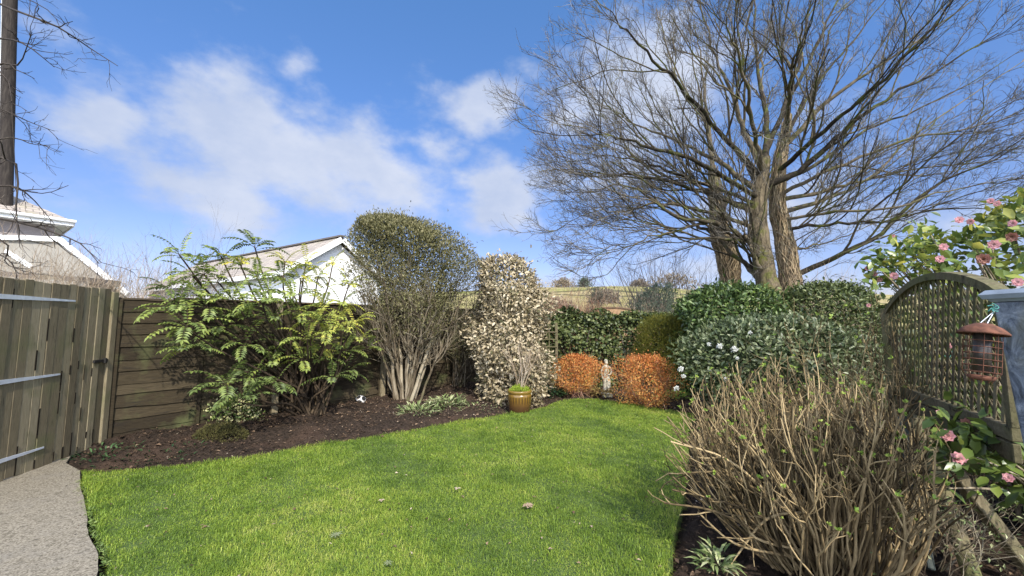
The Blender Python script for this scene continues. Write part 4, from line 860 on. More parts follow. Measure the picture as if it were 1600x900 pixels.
# statue
sb = G(948, 618); sb[2] = -.02; st = thing('garden_statue', 'weathered stone statue of a robed woman between the orange bushes', 'statue', sb)
mb = MB(); box(mb, sb + [0, 0, .035], (.2, .18, .09), bev=.012); mb.build('plinth', M['stone'], st)
J = [((0, 0, .39), .072), ((0, 0, .47), .056), ((0, 0, .545), .066), ((0, 0, .585), .05), ((0, -.004, .615), .026), ((0, -.01, .648), .040), ((0, -.008, .685), .036),
     ((.072, 0, .565), .028), ((.108, -.01, .49), .022), ((.07, -.06, .43), .018), ((.02, -.082, .42), .016), ((-.072, 0, .565), .028), ((-.105, -.01, .48), .022), ((-.09, -.03, .39), .018), ((-.075, -.05, .33), .017),
     ((.035, 0, .30), .062), ((.036, -.012, .19), .055), ((.036, 0, .08), .062), ((-.035, 0, .30), .062), ((-.03, .005, .19), .052), ((-.034, 0, .08), .06)]
E_ = [(0, 1), (1, 2), (2, 3), (3, 4), (4, 5), (5, 6), (3, 7), (7, 8), (8, 9), (9, 10), (3, 11), (11, 12), (12, 13), (13, 14), (0, 15), (15, 16), (16, 17), (0, 18), (18, 19), (19, 20)]
me = bpy.data.meshes.new('figure'); me.from_pydata([j[0] for j in J], E_, []); me.materials.append(M['stone'])
fo = bpy.data.objects.new('figure', me); COL.objects.link(fo); fo.parent = st; fo.location = (0, 0, .02); ORG[fo.name] = ORG[st.name]
sk = fo.modifiers.new('skin', 'SKIN'); 
for i_, (c_, r_) in enumerate(J): me.skin_vertices[0].data[i_].radius = (r_, r_ * .85)
me.skin_vertices[0].data[0].use_root = True; sk.use_smooth_shade = True; fo.modifiers.new('sub', 'SUBSURF').render_levels = 2
mb = MB(); lathe(mb, [(.0, .655), (.022, .66), (.037, .675), (.041, .70), (.034, .722), (.018, .733), (.0, .736)], sb + [0, .010, .012], 14); mb.build('hair', M['stone'], st)

# ------------------------------------------------------------------ background planting
shed_z = P(955, 482, 11.6)[2]
x0_, x1_ = P(915, 490, 11.6)[0], P(1035, 500, 11.6)[0]; xc = P(957, 482, 11.6)[0]
rt = thing('arched_fence', 'honey brown arched fence panel just showing over the dark hedge', 'fence', (xc, 11.6, 0)); mb = MB(); xs = np.linspace(x0_, x1_, 20)
zz = shed_z - .42 * ((xs - xc) / (x1_ - xc))**2 * np.where(xs < xc, 1.3, 1.)
v = np.concatenate([np.stack([xs, np.full(20, y_), z_], 1) for y_ in (11.6, 11.66) for z_ in (zz * 0 - .1, zz)]); i = np.arange(19)
mb.add(v, np.concatenate([np.stack([i, i + 1, i + 21, i + 20], 1), np.stack([i + 20, i + 21, i + 61, i + 60], 1), np.stack([i + 41, i + 40, i + 60, i + 61], 1)])); mb.build('boards', M['shedwood'], rt)
mb = MB(); tubes(mb, np.stack([xs, np.full(20, 11.62), zz + .02], 1)[None], np.full((1, 20), .04), 6); mb.build('capping_rail', M['cap_wood'], rt)
for (px, Y, H, lean, n, lab) in ((1035, 14, 4.0, (-.45, 0, 0), 22, 'bare whippy willow leaning over the arched panel'), (1075, 15, 4.1, (-.1, 0, 0), 16, 'bare upright willow stems before the ivy covered trunk'), (1110, 15.5, 4.0, (.05, 0, 0), 14, 'bare thin sapling clump directly in front of the ivy covered trunk')):
    b = P(px, 500, Y); bare_shrub('willow', lab, 'shrub', (b[0], Y, 0), .4, H, n, M['grey_twig'], .35, .018, (5, 3), wob=.07, up=.05, lean=lean, group='willows beyond the hedge')
for (px, Y, H, n, lab, mt) in ((880, 12.6, 2.8, 14, 'bare branching shrub over the hedge beside the cream shrub', 'pale_twig'), (868, 11.6, 2.2, 90, 'reddish twiggy thicket over the hedge next to the cream shrub', 'red_twig'), (905, 11.4, 2.05, 80, 'reddish twiggy thicket over the dark hedge beside the arched panel', 'red_twig'), (1265, 12, 2.7, 44, 'buff twiggy thicket around the right of the oak trunks', 'pale_twig'), (1310, 11, 2.6, 36, 'buff twiggy thicket above the flatter laurel', 'pale_twig'), (985, 13, 2.3, 20, 'straggly bare shrub behind the arched panel', 'pale_twig')):
    b = P(px, 500, Y); bare_shrub('bare_shrub', lab.replace(' right of', ' side of'), 'shrub', (b[0], Y, 0), .45, H, n, M[mt], .4, .011, (5, 4), wob=.12, up=.05)
bush('grey_conifer', 'grey green conifer behind the arched panel, under the willow', 'conifer', [(0, P(1020, 490, 12.6)[0], 12.6, 1.2, .8), pxr(985, 1058, 480, 12.6, .7), pxr(1000, 1055, 462, 12.6, .5), pxr(1025, 1048, 445, 12.6, .2)], 9000, .09, .25, M['greycon'], lo=.4, lump=.25, seed=51, up=.6, stems=16)
bush('young_conifer', 'small dark young conifer standing behind the arched panel peak', 'conifer', [(0, P(930, 480, 15)[0], 15, .5, .5), pxr(915, 945, 480, 15, .4), pxr(920, 942, 465, 15, .3), pxr(929, 934, 452, 15, .05)], 4000, .09, .25, M['greycon'], lo=.3, lump=.2, seed=52, up=.8)
# hedgerow trees on the ridge
for (px, Y, h_, lab) in ((913, 340, 7, 'lone small tree on the hill skyline'), (880, 330, 6, 'russet scrub clump on the hill skyline above the bare shrub'), (1000, 335, 5, 'low scrub clump on the hill skyline above the arched panel'), (1055, 300, 13, 'buff bare wood on the hill shoulder behind the willows'), (945, 200, 4.5, 'straw coloured scrub half way up the hill above the young conifer'), (1012, 170, 5, 'straw coloured scrub low on the hill under the willow'), (868, 150, 4, 'buff scrub low on the hill above the reddish thicket')):
    zz = P(px, 449 if px < 1040 else 455, Y)
    if Y < 250: tq = np.clip((Y - 70) / 300, 0, 1); zz = np.array([zz[0], Y, -1 + 33.5 * tq * tq * (3 - 2 * tq)])
    w_ = h_ * (1.6 if h_ != 7 else .6)
    bush('hill_tree', lab, 'tree', [(zz[2] - 3, zz[0], Y, w_ * .7, 4), (zz[2] + h_ * .3, zz[0], Y, w_, 5), (zz[2] + h_ * .7, zz[0], Y, w_ * .6, 4), (zz[2] + h_, zz[0], Y, .3, .3)], 900, 2.2, .4, M['greycon'] if h_ == 7 else M['hilltwig'] if 'hilltwig' in M else M.setdefault('hilltwig', leafmat('distant bare scrub', [(.14, .10, .07), (.24, .19, .13), (.33, .28, .2)], .9, .1)), base=(zz[0], Y, zz[2] - 3), lo=.2, lump=.3, seed=60 + px)

# ------------------------------------------------------------------ oaks
def oak(label, base, trunk, tr, limbs, seed, ivy=0, nsec=9, nter=7, ntw=6):
    rng = np.random.default_rng(seed); rt = thing('bare_oak', label, 'tree', base, group='bare oaks behind the laurels')
    mt = MB(); tpts = smoothpath(trunk, 26); trr = np.interp(np.linspace(0, 1, 26), np.linspace(0, 1, len(tr)), tr) * (1 + .05 * np.sin(np.arange(26) * 1.9)); tubes(mt, tpts[None], trr[None], 14, .6, True)
    mt.build('trunk', M['bark_oak'], rt)
    ml, mw = MB(), MB(); A, B = [], []
    for (pts, r0, r1) in limbs:
        q_ = smoothpath(pts, 22); ln = np.linalg.norm(np.diff(q_, axis=0), axis=1).sum()
        q_[1:] += np.cumsum(rng.normal(0, .012 * ln**.5, (21, 3)), 0) * np.linspace(.3, 1, 21)[:, None]; q_[2:-1] += rng.normal(0, .022, (19, 3))
        r0 *= .68; r1 *= .45; A.append(q_); B.append(r1 + (r0 - r1) * np.linspace(1, 0, 22)**1.15)
    A = np.array(A); B = np.array(B); tubes(ml, A, B, 9, rng.random(len(A)))
    cen = np.asarray(trunk[-1], float) * [1, 1, 0] + [0, 0, 2.6]
    def lvl(Pt, R, m_, Lr, rk, K, t0, ang, wob, mb, S, minr, ow=.05):
        p, d, r_, t = spawn(Pt, R, m_, t0, .99, ang, rng); o_ = nrm(p - cen); d = nrm(d + o_ * .35 + [0, 0, .05])
        L_ = rng.uniform(*Lr, len(p)) * (1.15 - .55 * t); k_ = len(p); st_ = p; q_ = [p]; dd = d
        for j in range(K - 1):
            dd = nrm(dd + rng.normal(0, wob, (k_, 3)) + nrm(p - cen) * ow + [0, 0, .015]); p = p + dd * (L_ / (K - 1))[:, None]; q_.append(p)
        Pn = np.stack(q_, 1); Rn = np.maximum(r_ * rk, minr)[:, None] * np.linspace(1, .45, K)[None]; tubes(mb, Pn, Rn, S, rng.random(k_)); return Pn, Rn
    P1, R1 = lvl(A, B, nsec, (1.8, 4.2), .5, 12, .12, (15, 48), .15, ml, 6, .012, .07)
    P2, R2 = lvl(P1, R1, nter, (.6, 1.7), .55, 8, .15, (20, 55), .2, mw, 4, .0075, .06)
    P3, R3 = lvl(P2, R2, ntw, (.22, .75), .65, 6, .2, (25, 65), .27, mw, 3, .0050, .05)
    P4, R4 = lvl(P3, R3, 2, (.10, .28), .75, 4, .3, (28, 70), .3, mw, 3, .0034, .03)
    ml.build('limbs', M['limb_oak'], rt); mw.build('twigs', M['twig_oak'], rt)
    if ivy:
        mi = MB(); n_ = ivy; t = np.linspace(0, 1, 16); a0 = rng.uniform(0, 6.28, n_); tw = rng.normal(0, 2.6, n_); s0 = rng.uniform(0, .5, n_); s1 = np.clip(s0 + rng.uniform(.25, .6, n_), 0, 1)
        s_ = s0[:, None] + (s1 - s0)[:, None] * t; idx_ = s_ * 25; i0 = np.minimum(idx_.astype(int), 24); u = (idx_ - i0)[..., None]
        c_ = tpts[i0] * (1 - u) + tpts[i0 + 1] * u; rr_ = trr[i0] * 1.04 + .012; an = a0[:, None] + tw[:, None] * t + np.cumsum(rng.normal(0, .16, (n_, 16)), 1)
        Pi = c_ + np.stack([np.cos(an) * rr_, np.sin(an) * rr_, np.zeros_like(an)], -1) + rng.normal(0, .008, (n_, 16, 3)); tubes(mi, Pi, np.full((n_, 16), .010) * rng.uniform(.5, 1.6, (n_, 1)), 4, rng.random(n_))
        p, d, r_, t2 = spawn(Pi, np.full((n_, 16), .008), 4, .1, 1, (50, 90), rng); Pq, Rq = grow(p, d, .18, .004, 4, .3); tubes(mi, Pq, Rq, 3, rng.random(len(p)))
        mi.build('ivy_stems', M['ivy_stem'], rt)
    return rt
def LP(*a):   # limb points: (px, py, depth)
    return [P(*q_) for q_ in a]
YT = 12.0
oak('central bare oak with a pale furrowed trunk and mossy limbs', P(1208, 500, YT) * [1, 1, 0],
    [P(1212, 500, YT) * [1, 1, 0]] + LP((1212, 495, YT), (1198, 440, YT), (1189, 385, YT), (1184, 335, YT), (1190, 285, YT), (1195, 245, YT)), [.45, .37, .30, .26, .25, .21, .15],
    [(LP((1195, 250, YT), (1197, 200, YT + .3), (1188, 140, YT + .8), (1178, 70, YT + 1), (1172, -30, YT + 1.2)), .16, .04),
     (LP((1190, 265, YT), (1165, 205, YT - .4), (1150, 150, YT - .8), (1128, 85, YT - 1.2), (1105, -20, YT - 1.6)), .14, .04),
     (LP((1197, 290, YT), (1250, 268, YT - .3), (1310, 216, YT - .8), (1360, 178, YT - 1.2), (1450, 130, YT - 1.6), (1560, 62, YT - 2)), .16, .03),
     (LP((1195, 240, YT), (1225, 165, YT + .5), (1262, 90, YT + 1), (1300, 10, YT + 1.6), (1330, -60, YT + 2)), .13, .04),
     (LP((1184, 335, YT), (1140, 312, YT - .3), (1080, 292, YT - .8), (1000, 272, YT - 1.2), (960, 266, YT - 1.3), (915, 260, YT - 1.4)), .13, .022),
     (LP((1186, 400, YT - .2), (1160, 372, YT - .5), (1115, 350, YT - 1.0), (1060, 338, YT - 1.5), (1005, 305, YT - 1.8), (960, 290, YT - 1.9), (915, 290, YT - 2)), .13, .022),
     (LP((1105, 348, YT - 1.0), (1060, 360, YT - 1.3), (1010, 368, YT - 1.6), (962, 396, YT - 1.8)), .07, .015),
     (LP((1186, 300, YT), (1125, 252, YT + .3), (1060, 222, YT + .8), (1000, 196, YT + 1.1), (930, 168, YT + 1.4)), .13, .022),
     (LP((1188, 275, YT), (1125, 200, YT - .8), (1060, 122, YT - 1.8), (1000, 55, YT - 2.4), (955, 5, YT - 2.8)), .12, .025),
     (LP((1186, 290, YT), (1150, 235, YT + 1), (1090, 170, YT + 2), (1030, 95, YT + 3), (985, 30, YT + 3.4)), .12, .025),
     (LP((1190, 270, YT), (1178, 190, YT - 1.6), (1165, 110, YT - 3.0), (1140, 20, YT - 4)), .11, .03),
     (LP((1184, 330, YT), (1110, 300, YT + 1.4), (1020, 245, YT + 2.4), (960, 222, YT + 2.8)), .11, .02),
     (LP((1186, 310, YT), (1090, 255, YT - 1.5), (1000, 225, YT - 2.2), (950, 212, YT - 2.4), (905, 205, YT - 2.6)), .11, .02),
     (LP((1192, 440, YT), (1165, 415, YT + .6), (1130, 385, YT + 1.0), (1085, 335, YT + 1.2), (1040, 315, YT + 1.4)), .15, .03),
     (LP((1187, 360, YT), (1130, 336, YT - .5), (1060, 318, YT - 1), (1010, 318, YT - 1.3), (970, 325, YT - 1.5), (930, 318, YT - 1.6)), .1, .02),
     (LP((1186, 380, YT), (1120, 372, YT + .4), (1060, 372, YT + .7), (1010, 358, YT + .9), (960, 364, YT + 1.1)), .085, .02),
     (LP((1184, 320, YT), (1100, 285, YT - .6), (1030, 258, YT - .9), (980, 246, YT - 1.1), (930, 238, YT - 1.2)), .09, .02),
     (LP((1188, 420, YT - .3), (1172, 385, YT - .6), (1165, 372, YT - .7)), .09, .075)], 101, nsec=9, ntw=7)
YR = 12.6
oak('ivy wrapped bare oak leaning against the central one, with long sweeping limbs', P(1228, 500, YR) * [1, 1, 0],
    [P(1238, 500, YR) * [1, 1, 0]] + LP((1238, 495, YR), (1235, 440, YR), (1225, 370, YR), (1214, 315, YR), (1219, 250, YR), (1232, 180, YR)), [.36, .32, .27, .235, .21, .17, .11],
    [(LP((1228, 195, YR), (1240, 120, YR + .4), (1262, 40, YR + .8), (1285, -40, YR + 1)), .14, .04),
     (LP((1207, 315, YR), (1262, 302, YR - .4), (1335, 286, YR - 1), (1435, 266, YR - 1.6), (1610, 240, YR - 2.2)), .12, .02),
     (LP((1211, 335, YR), (1280, 316, YR + .4), (1350, 290, YR + .8), (1450, 215, YR + 1.2), (1610, 108, YR + 1.6)), .13, .025),
     (LP((1238, 432, YR), (1290, 411, YR - .6), (1370, 371, YR - 1.4), (1450, 302, YR - 2), (1520, 262, YR - 2.4), (1620, 212, YR - 2.8)), .14, .025),
     (LP((1220, 235, YR), (1290, 160, YR - .5), (1370, 100, YR - 1), (1500, 5, YR - 1.5)), .13, .03),
     (LP((1212, 290, YR), (1270, 255, YR + 1), (1360, 195, YR + 2), (1480, 140, YR + 3), (1600, 60, YR + 3.6)), .12, .025),
     (LP((1214, 270, YR), (1275, 215, YR - 1.4), (1350, 150, YR - 2.6), (1430, 60, YR - 3.6), (1490, -30, YR - 4)), .12, .025),
     (LP((1222, 225, YR), (1275, 140, YR + 1.6), (1340, 70, YR + 2.6), (1410, -20, YR + 3.4)), .11, .03),
     (LP((1212, 345, YR), (1290, 335, YR - 1), (1390, 330, YR - 2), (1490, 300, YR - 2.6), (1600, 290, YR - 3)), .08, .015),
     (LP((1212, 362, YR), (1280, 352, YR - .6), (1370, 346, YR - 1.2), (1470, 332, YR - 1.8), (1595, 330, YR - 2.4)), .09, .02),
     (LP((1208, 310, YR), (1290, 268, YR - .8), (1390, 225, YR - 1.4), (1500, 200, YR - 2), (1610, 165, YR - 2.4)), .1, .02),
     (LP((1214, 385, YR), (1260, 385, YR + .5), (1330, 362, YR + 1), (1420, 320, YR + 1.5)), .07, .015),
     (LP((1228, 210, YR), (1235, 110, YR - 2), (1250, 20, YR - 3.4)), .1, .03),
     (LP((1236, 452, YR), (1245, 448, YR - .3), (1262, 436, YR - .6)), .07, .03)], 102, ivy=170, nsec=9, ntw=7)
YL = 14.0
oak('slimmer ivy covered oak standing back behind the willow clump', P(1142, 480, YL) * [1, 1, 0],
    [P(1143, 500, YL) * [1, 1, 0]] + LP((1143, 480, YL), (1142, 445, YL), (1136, 400, YL), (1124, 365, YL), (1120, 320, YL), (1112, 260, YL)), [.36, .33, .31, .33, .28, .22, .14],
    [(LP((1113, 265, YL), (1105, 190, YL + .4), (1095, 110, YL + .8), (1085, 20, YL + 1.2)), .13, .03),
     (LP((1120, 320, YL), (1075, 270, YL + .6), (1025, 200, YL + 1.4), (985, 120, YL + 2)), .11, .025),
     (LP((1126, 372, YL), (1095, 355, YL + .3), (1050, 330, YL + .6), (1000, 312, YL + .9), (950, 318, YL + 1.2)), .11, .02),
     (LP((1122, 345, YL), (1150, 290, YL + .8), (1180, 220, YL + 1.6), (1215, 130, YL + 2.4)), .11, .03),
     (LP((1128, 378, YL), (1098, 372, YL - .3), (1040, 350, YL - .6), (985, 334, YL - .9), (935, 338, YL - 1.1)), .08, .015)], 103, ivy=120, nsec=8, nter=6, ntw=5)

# ------------------------------------------------------------------ arched trellis, pillar, feeder, props
near = P(1575, 560, 1.95); far = P(1392, 560, 3.5); n2 = np.array([near[0], near[1]]); f2 = np.array([far[0], far[1]]); tl = np.linalg.norm(f2 - n2); td = (f2 - n2) / tl
zb_n = P(1580, 668, 1.95)[2]; zb_f = P(1396, 598, 3.5)[2]; zs_n = P(1545, 458, 1.95)[2]; zs_f = P(1390, 492, 3.5)[2]; zpk = P(1475, 433, (1.95 + 3.5) / 2 - .1)[2]
print('trellis', near, far, tl, zb_n, zb_f, zs_n, zs_f, zpk)
zb0 = (zb_n + zb_f) / 2; zs0 = (zs_n + zs_f) / 2
rt = thing('arched_trellis', 'weathered arch topped trellis panel in front of the pink camellia', 'trellis', (near[0], near[1], 0)); tn = np.array([-td[1], td[0]])
if tn[0] > 0: tn = -tn           # towards the garden
def T3(s, z, o=0.): return np.array([near[0] + td[0] * s + tn[0] * o, near[1] + td[1] * s + tn[1] * o, z])
def zbot(s): return zb_n + (zb_f - zb_n) * np.clip(s / tl, 0, 1)
def ztop(s): u = np.clip(s / tl, 0, 1); zs = zs_n + (zs_f - zs_n) * u; return zs + (zpk - zs0) * np.sin(math.pi * u)**.8
def strips(lean, o, rndm, step):
    mb = MB(); 
    for s0 in np.arange(-1.6, tl + 1.6, step):
        # z runs from the rail up; s = s0 + lean*(ztop0 - z)
        zz = np.linspace(min(zb_n, zb_f), zpk + .1, 80); ss = s0 + lean * (zpk - zz); ok = (ss > .0) & (ss < tl) & (zz < ztop(ss) - .005) & (zz > zbot(ss))
        if ok.sum() < 3: continue
        i = np.where(ok)[0]; a, b = T3(ss[i[0]], zz[i[0]], o), T3(ss[i[-1]], zz[i[-1]], o)
        bar(mb, a, b, (.026 if o > 0 else .020), (.007 if o > 0 else .005), RNG.random(), .002, (tn[0], tn[1], 0))
    return mb
strips(.26, .006, 0, .078).build('front_lattice', M['trellis'], rt)
strips(-1.0, -.006, 0, .085).build('back_lattice', M['trellis'], rt)
ss = np.linspace(0, tl, 26); mb = MB(); top_ = [T3(s_, ztop(s_)) for s_ in ss]
for a, b in zip(top_[:-1], top_[1:]): bar(mb, a - (b - a) * .04, b + (b - a) * .04, .055, .045, .6, 0)
mb.build('arch_rail', M['trellis'], rt)
mb = MB(); bar(mb, T3(-.02, zb_n - .03), T3(tl + .02, zb_f - .03), .05, .07, .6, .004); mb.build('bottom_rail', M['trellis'], rt)
mb = MB(); bar(mb, T3(-.02, zb_n - .12, .01), T3(tl + .02, zb_f - .12, .01), .03, .09, .3, .004); mb.build('gravel_board', M['trellis'], rt)
for s_ in (0.0, tl):
    mb = MB(); bar(mb, T3(s_, zbot(s_)), T3(s_, ztop(s_)), .045, .045, .4, .003, (td[0], td[1], 0)); mb.build('stile', M['trellis'], rt)
# posts
def post(label, a, b, w_, mat, cat='post', rnd=.5, round_=False, name='timber_post'):
    mb = MB()
    if round_: tube1(mb, [a, (np.asarray(a) + b) / 2 + [0, 0, .02], b], [w_ / 2, w_ * .52, w_ / 2], 10, 8, rnd, True)
    else: bar(mb, a, b, w_, w_, rnd, .006, (0, 1, .01))
    return tag(mb.build(name, mat), label, cat)
M['postwood'] = woodmat('mossy post wood', [(.07, .055, .034), (.15, .125, .075), (.24, .2, .13)], (7, 7, 2), (.12, .135, .035), .7, darkamt=.4)
fe = T3(tl - .02, 0); post('upright post carrying the far end of the arched trellis', (fe[0], fe[1], -.05), (fe[0], fe[1], zs0 + .02), .075, M['postwood'])
post('round mossy pole propping the trellis from the hydrangea side', G(1530, 925) + [0, 0, -.03], P(1422, 628, 3.15), .085, M['postwood'], round_=True)
post('flat weathered brace running down from below the pink blooms', G(1625, 905) + [0, 0, -.03], P(1472, 712, 2.45), .065, M['postwood'], 'brace')
post('dull blue green stake leaning among the hydrangea stems', G(1452, 890), P(1408, 650, 2.9), .045, plain('blue green paint', (.04, .05, .045), .7, .3, 14))
post('thin dark stake beside the mossy prop', G(1490, 880), P(1405, 620, 3.2), .04, M['cap_wood'])
# pillar
pl = P(1549, 470, 1.62); pr_ = pl[0]; rt = thing('stone_pillar', 'blue grey weathered tapering pillar with a moulded cap', 'pillar', (pr_ + .25, 1.55, 0))
def frust(mb, cx, cy, z0, z1, h0, h1, rnd=.5):
    v = [(cx + sx * h, cy + sy * h, z) for z, h in ((z0, h0), (z1, h1)) for sx, sy in ((-1, -1), (1, -1), (1, 1), (-1, 1))]
    mb.add(v, [[0, 1, 5, 4], [1, 2, 6, 5], [2, 3, 7, 6], [3, 0, 4, 7], [4, 5, 6, 7], [3, 2, 1, 0]], rnd)
pt_z = P(1549, 472, 1.62)[2]; cx, cy = pr_ + .19, 1.62 - .19 + .0
mb = MB(); frust(mb, cx, cy, -.05, pt_z, .115, .19); sh = mb.build('shaft', M['pillar'], rt)
bv = sh.modifiers.new('bevel', 'BEVEL'); bv.width = .012; bv.segments = 2
mb = MB(); 
for (a, b, h0, h1) in ((pt_z, pt_z + .012, .19, .20), (pt_z + .012, pt_z + .03, .207, .215), (pt_z + .03, pt_z + .048, .215, .20)): frust(mb, cx, cy, a, b, h0, h1)
mb.build('cap', plain('pale blue grey stone', (.27, .31, .355), .8, .2, 12, bs=.3), rt)
# bird feeder
fp = P(1536, 515, 1.38); rt = thing('bird_feeder', 'rusty caged bird feeder hanging beside the pillar in front of the trellis', 'bird feeder', fp); rt.rotation_euler = (0, rad(8), 0); k = 1.38 / 620
R_ = 28 * k; mb = MB(); c_ = fp + [0, 0, -.01]; lathe(mb, [(0, .035), (R_ * .35, .030), (R_ * .75, .016), (R_, -.002), (R_ * 1.0, -.008), (R_ * .7, .006), (0, .02)], c_, 24); mb.build('roof', M['rust'], rt)
mb = MB(); Hc = 70 * k; rc = 20 * k; z0 = c_[2] - Hc
for a in np.linspace(0, 6.283, 9)[:-1]: tube1(mb, [c_ + [rc * math.cos(a), rc * math.sin(a), .0], [c_[0] + rc * math.cos(a), c_[1] + rc * math.sin(a), z0 + .02], [c_[0] + rc * .5 * math.cos(a), c_[1] + rc * .5 * math.sin(a), z0 - .015]], [.0013] * 3, 4)
for z_ in np.linspace(z0 + .02, c_[2] - .03, 6): 
    a = np.linspace(0, 2 * math.pi, 20); tubes(mb, np.stack([c_[0] + rc * np.cos(a), c_[1] + rc * np.sin(a), np.full(20, z_)], 1)[None], np.full((1, 20), .0013), 4)
mb.build('cage', M['rust'], rt)
mb = MB(); lathe(mb, [(0, 0), (.022, 0), (.022, Hc * .85), (0, Hc * .85)], (c_[0], c_[1], z0 + .02), 14); mb.build('tube', plain('grimy clear plastic', (.045, .036, .03), .3, .4, 20), rt)
mb = MB(); lathe(mb, [(0, -.01), (.03, -.006), (.034, .008), (0, .01)], (c_[0], c_[1], z0 + .0), 16); mb.build('tray', M['rust'], rt)
mb = MB(); hk = P(1549, 482, 1.40); tube1(mb, [c_ + [-.012, 0, .03], hk], [.0016, .0016], 4); tube1(mb, [c_ + [.012, 0, .03], hk], [.0016, .0016], 4); mb.build('hanging_wire', M['galv'], rt)
mb = MB(); hh = hk
for a in np.linspace(0, 6.2, 7): tube1(mb, [hh + [0, 0, -.004], hh + [.012 * math.cos(a), -.01, .012 * math.sin(a)], hh + [.02 * math.cos(a + .6), -.004, .018 * math.sin(a + .6)]], [.002] * 3, 4, 6)
tag(mb.build('twine_knot', M['twine']), 'knot of green twine tying up the bird feeder beneath the pillar cap', 'twine')
mb = MB(); q0 = P(1483, 560, 2.6); tube1(mb, [q0 + [-.03, 0, .02], q0, q0 + [.03, 0, .06], q0 + [.05, 0, .09]], [.002] * 4, 4, 10); tube1(mb, [q0, q0 + [.0, 0, -.03], q0 + [.02, 0, -.05]], [.002] * 3, 4, 6)
tag(mb.build('twine_scrap', M['twine']), 'scrap of green twine caught in the trellis lattice', 'twine')

# ------------------------------------------------------------------ camellia
cc = np.array([4.15, 3.05, 0.]); cam_t = thing('camellia', 'glossy leaved camellia covered in pink blooms behind the arched trellis', 'shrub', cc)
rings = [(.35, 3.6, 2.6, .65, .6), (.8, 3.85, 2.8, .9, .75), (1.3, 4.15, 3.05, 1.25, .95), (1.75, 4.2, 3.1, 1.2, 1.0), (2.1, 4.35, 3.0, 1.0, .95), (2.4, 4.55, 2.95, .7, .75), (2.62, 4.65, 2.9, .2, .2)]
n = 5600; p, nn = blob(n, rings, .4, 1.05, .25, seed=71)
keep = ((p[:, :2] - n2) @ tn < -.10) & (p[:, 1] > 1.75 + .0 * p[:, 0]); p, nn = p[keep], nn[keep]
# drop leaves that would sit over the lane of view into open sky at the edge
n = len(p); mb = MB(); l_ = .095 * RNG.uniform(.7, 1.2, n)
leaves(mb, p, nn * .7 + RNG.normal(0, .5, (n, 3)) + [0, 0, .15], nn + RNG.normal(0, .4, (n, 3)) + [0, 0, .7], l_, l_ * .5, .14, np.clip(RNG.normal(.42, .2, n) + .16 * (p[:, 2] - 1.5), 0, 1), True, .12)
lowc = []
for _ in range(260):
    lowc.append(P(RNG.uniform(1462, 1592), 690 + RNG.normal(0, 26), RNG.uniform(2.05, 2.5)))
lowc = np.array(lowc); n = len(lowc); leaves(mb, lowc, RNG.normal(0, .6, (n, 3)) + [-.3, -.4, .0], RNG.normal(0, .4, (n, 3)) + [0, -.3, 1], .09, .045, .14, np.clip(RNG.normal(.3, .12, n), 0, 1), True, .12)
up_l = []
for _ in range(330):
    a = RNG.random(); up_l.append(P(1358 + 110 * a + RNG.normal(0, 8), 430 - 62 * a + RNG.normal(0, 16), RNG.uniform(3.3, 3.9)))
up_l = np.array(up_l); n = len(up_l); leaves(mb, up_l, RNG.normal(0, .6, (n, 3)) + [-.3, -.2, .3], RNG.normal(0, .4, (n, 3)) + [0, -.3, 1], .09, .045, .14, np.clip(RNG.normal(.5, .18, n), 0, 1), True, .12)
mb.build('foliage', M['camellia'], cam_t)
mb = MB(); n = 60; p2, _ = blob(n, rings, .5, .95, .15, seed=71); p2 = np.vstack([p2[(p2[:, :2] - n2) @ tn < -.12], up_l[:24], lowc[:16]]); n = len(p2); b0 = cc + np.column_stack([RNG.normal(0, .1, (n, 2)), np.full(n, -.05)]); t = np.linspace(0, 1, 8)[None, :, None]; mid = b0 * .6 + p2 * .4; mid[:, 2] = p2[:, 2] * .6
tubes(mb, (1 - t)**2 * b0[:, None] + 2 * t * (1 - t) * mid[:, None] + t**2 * p2[:, None], np.linspace(.02, .004, 8)[None] * np.ones((n, 1)), 5, RNG.random(n)); mb.build('stems', M['shrub_bark'], cam_t)
def flower_mesh(mat, seed, full=1.):
    g_ = np.random.default_rng(seed); mb = MB()
    for ring, (m_, el_, L_, W_) in enumerate(((7, .25, 1., .85), (7, .55, .85, .75), (6, .9, .65, .6), (5, 1.25, .45, .45))):
        a = np.arange(m_) * 2 * math.pi / m_ + ring * .45 + g_.normal(0, .1, m_)
        D = np.stack([np.cos(a) * math.cos(el_), np.sin(a) * math.cos(el_), np.full(m_, math.sin(el_))], 1)
        leaves(mb, D * .004, D, np.stack([-np.cos(a) * math.sin(el_), -np.sin(a) * math.sin(el_), np.full(m_, math.cos(el_))], 1), L_ * .05, W_ * .05, .22, np.clip(.2 + ring * .2 + g_.normal(0, .12, m_), 0, 1), True, -.15)
    V_ = np.concatenate(mb.V)
    for k_ in range(len(mb.V)): mb.V[k_] = mb.V[k_] * [1, 1, .9]
    o = mb.build('flower', mat, cam_t, True); return o
fl = [(1396, 369, 3.6, .5), (1355, 419, 3.55, .7), (1366, 429, 3.5, .9), (1374, 437, 3.5, .7), (1397, 431, 3.3, 1.), (1474, 386, 2.9, .9), (1469, 405, 2.85, .9), (1499, 344, 3.0, .9), (1517, 346, 3.0, .8), (1583, 349, 2.6, .8), (1581, 370, 2.55, 1., 1), (1553, 382, 2.5, 1.), (1537, 405, 2.4, 1.1, 1), (1548, 314, 2.9, .7), (1558, 318, 2.85, .7), (1590, 441, 2.2, .8), (1379, 405, 3.6, .5), (1470, 646, 2.4, .7), (1481, 681, 2.15, 1.), (1497, 717, 2.1, 1.05), (1511, 662, 2.3, .9, 1), (1546, 667, 2.2, .6), (1576, 747, 2.0, .7), (1487, 540, 2.75, .7), (1357, 477, 3.6, .6)]
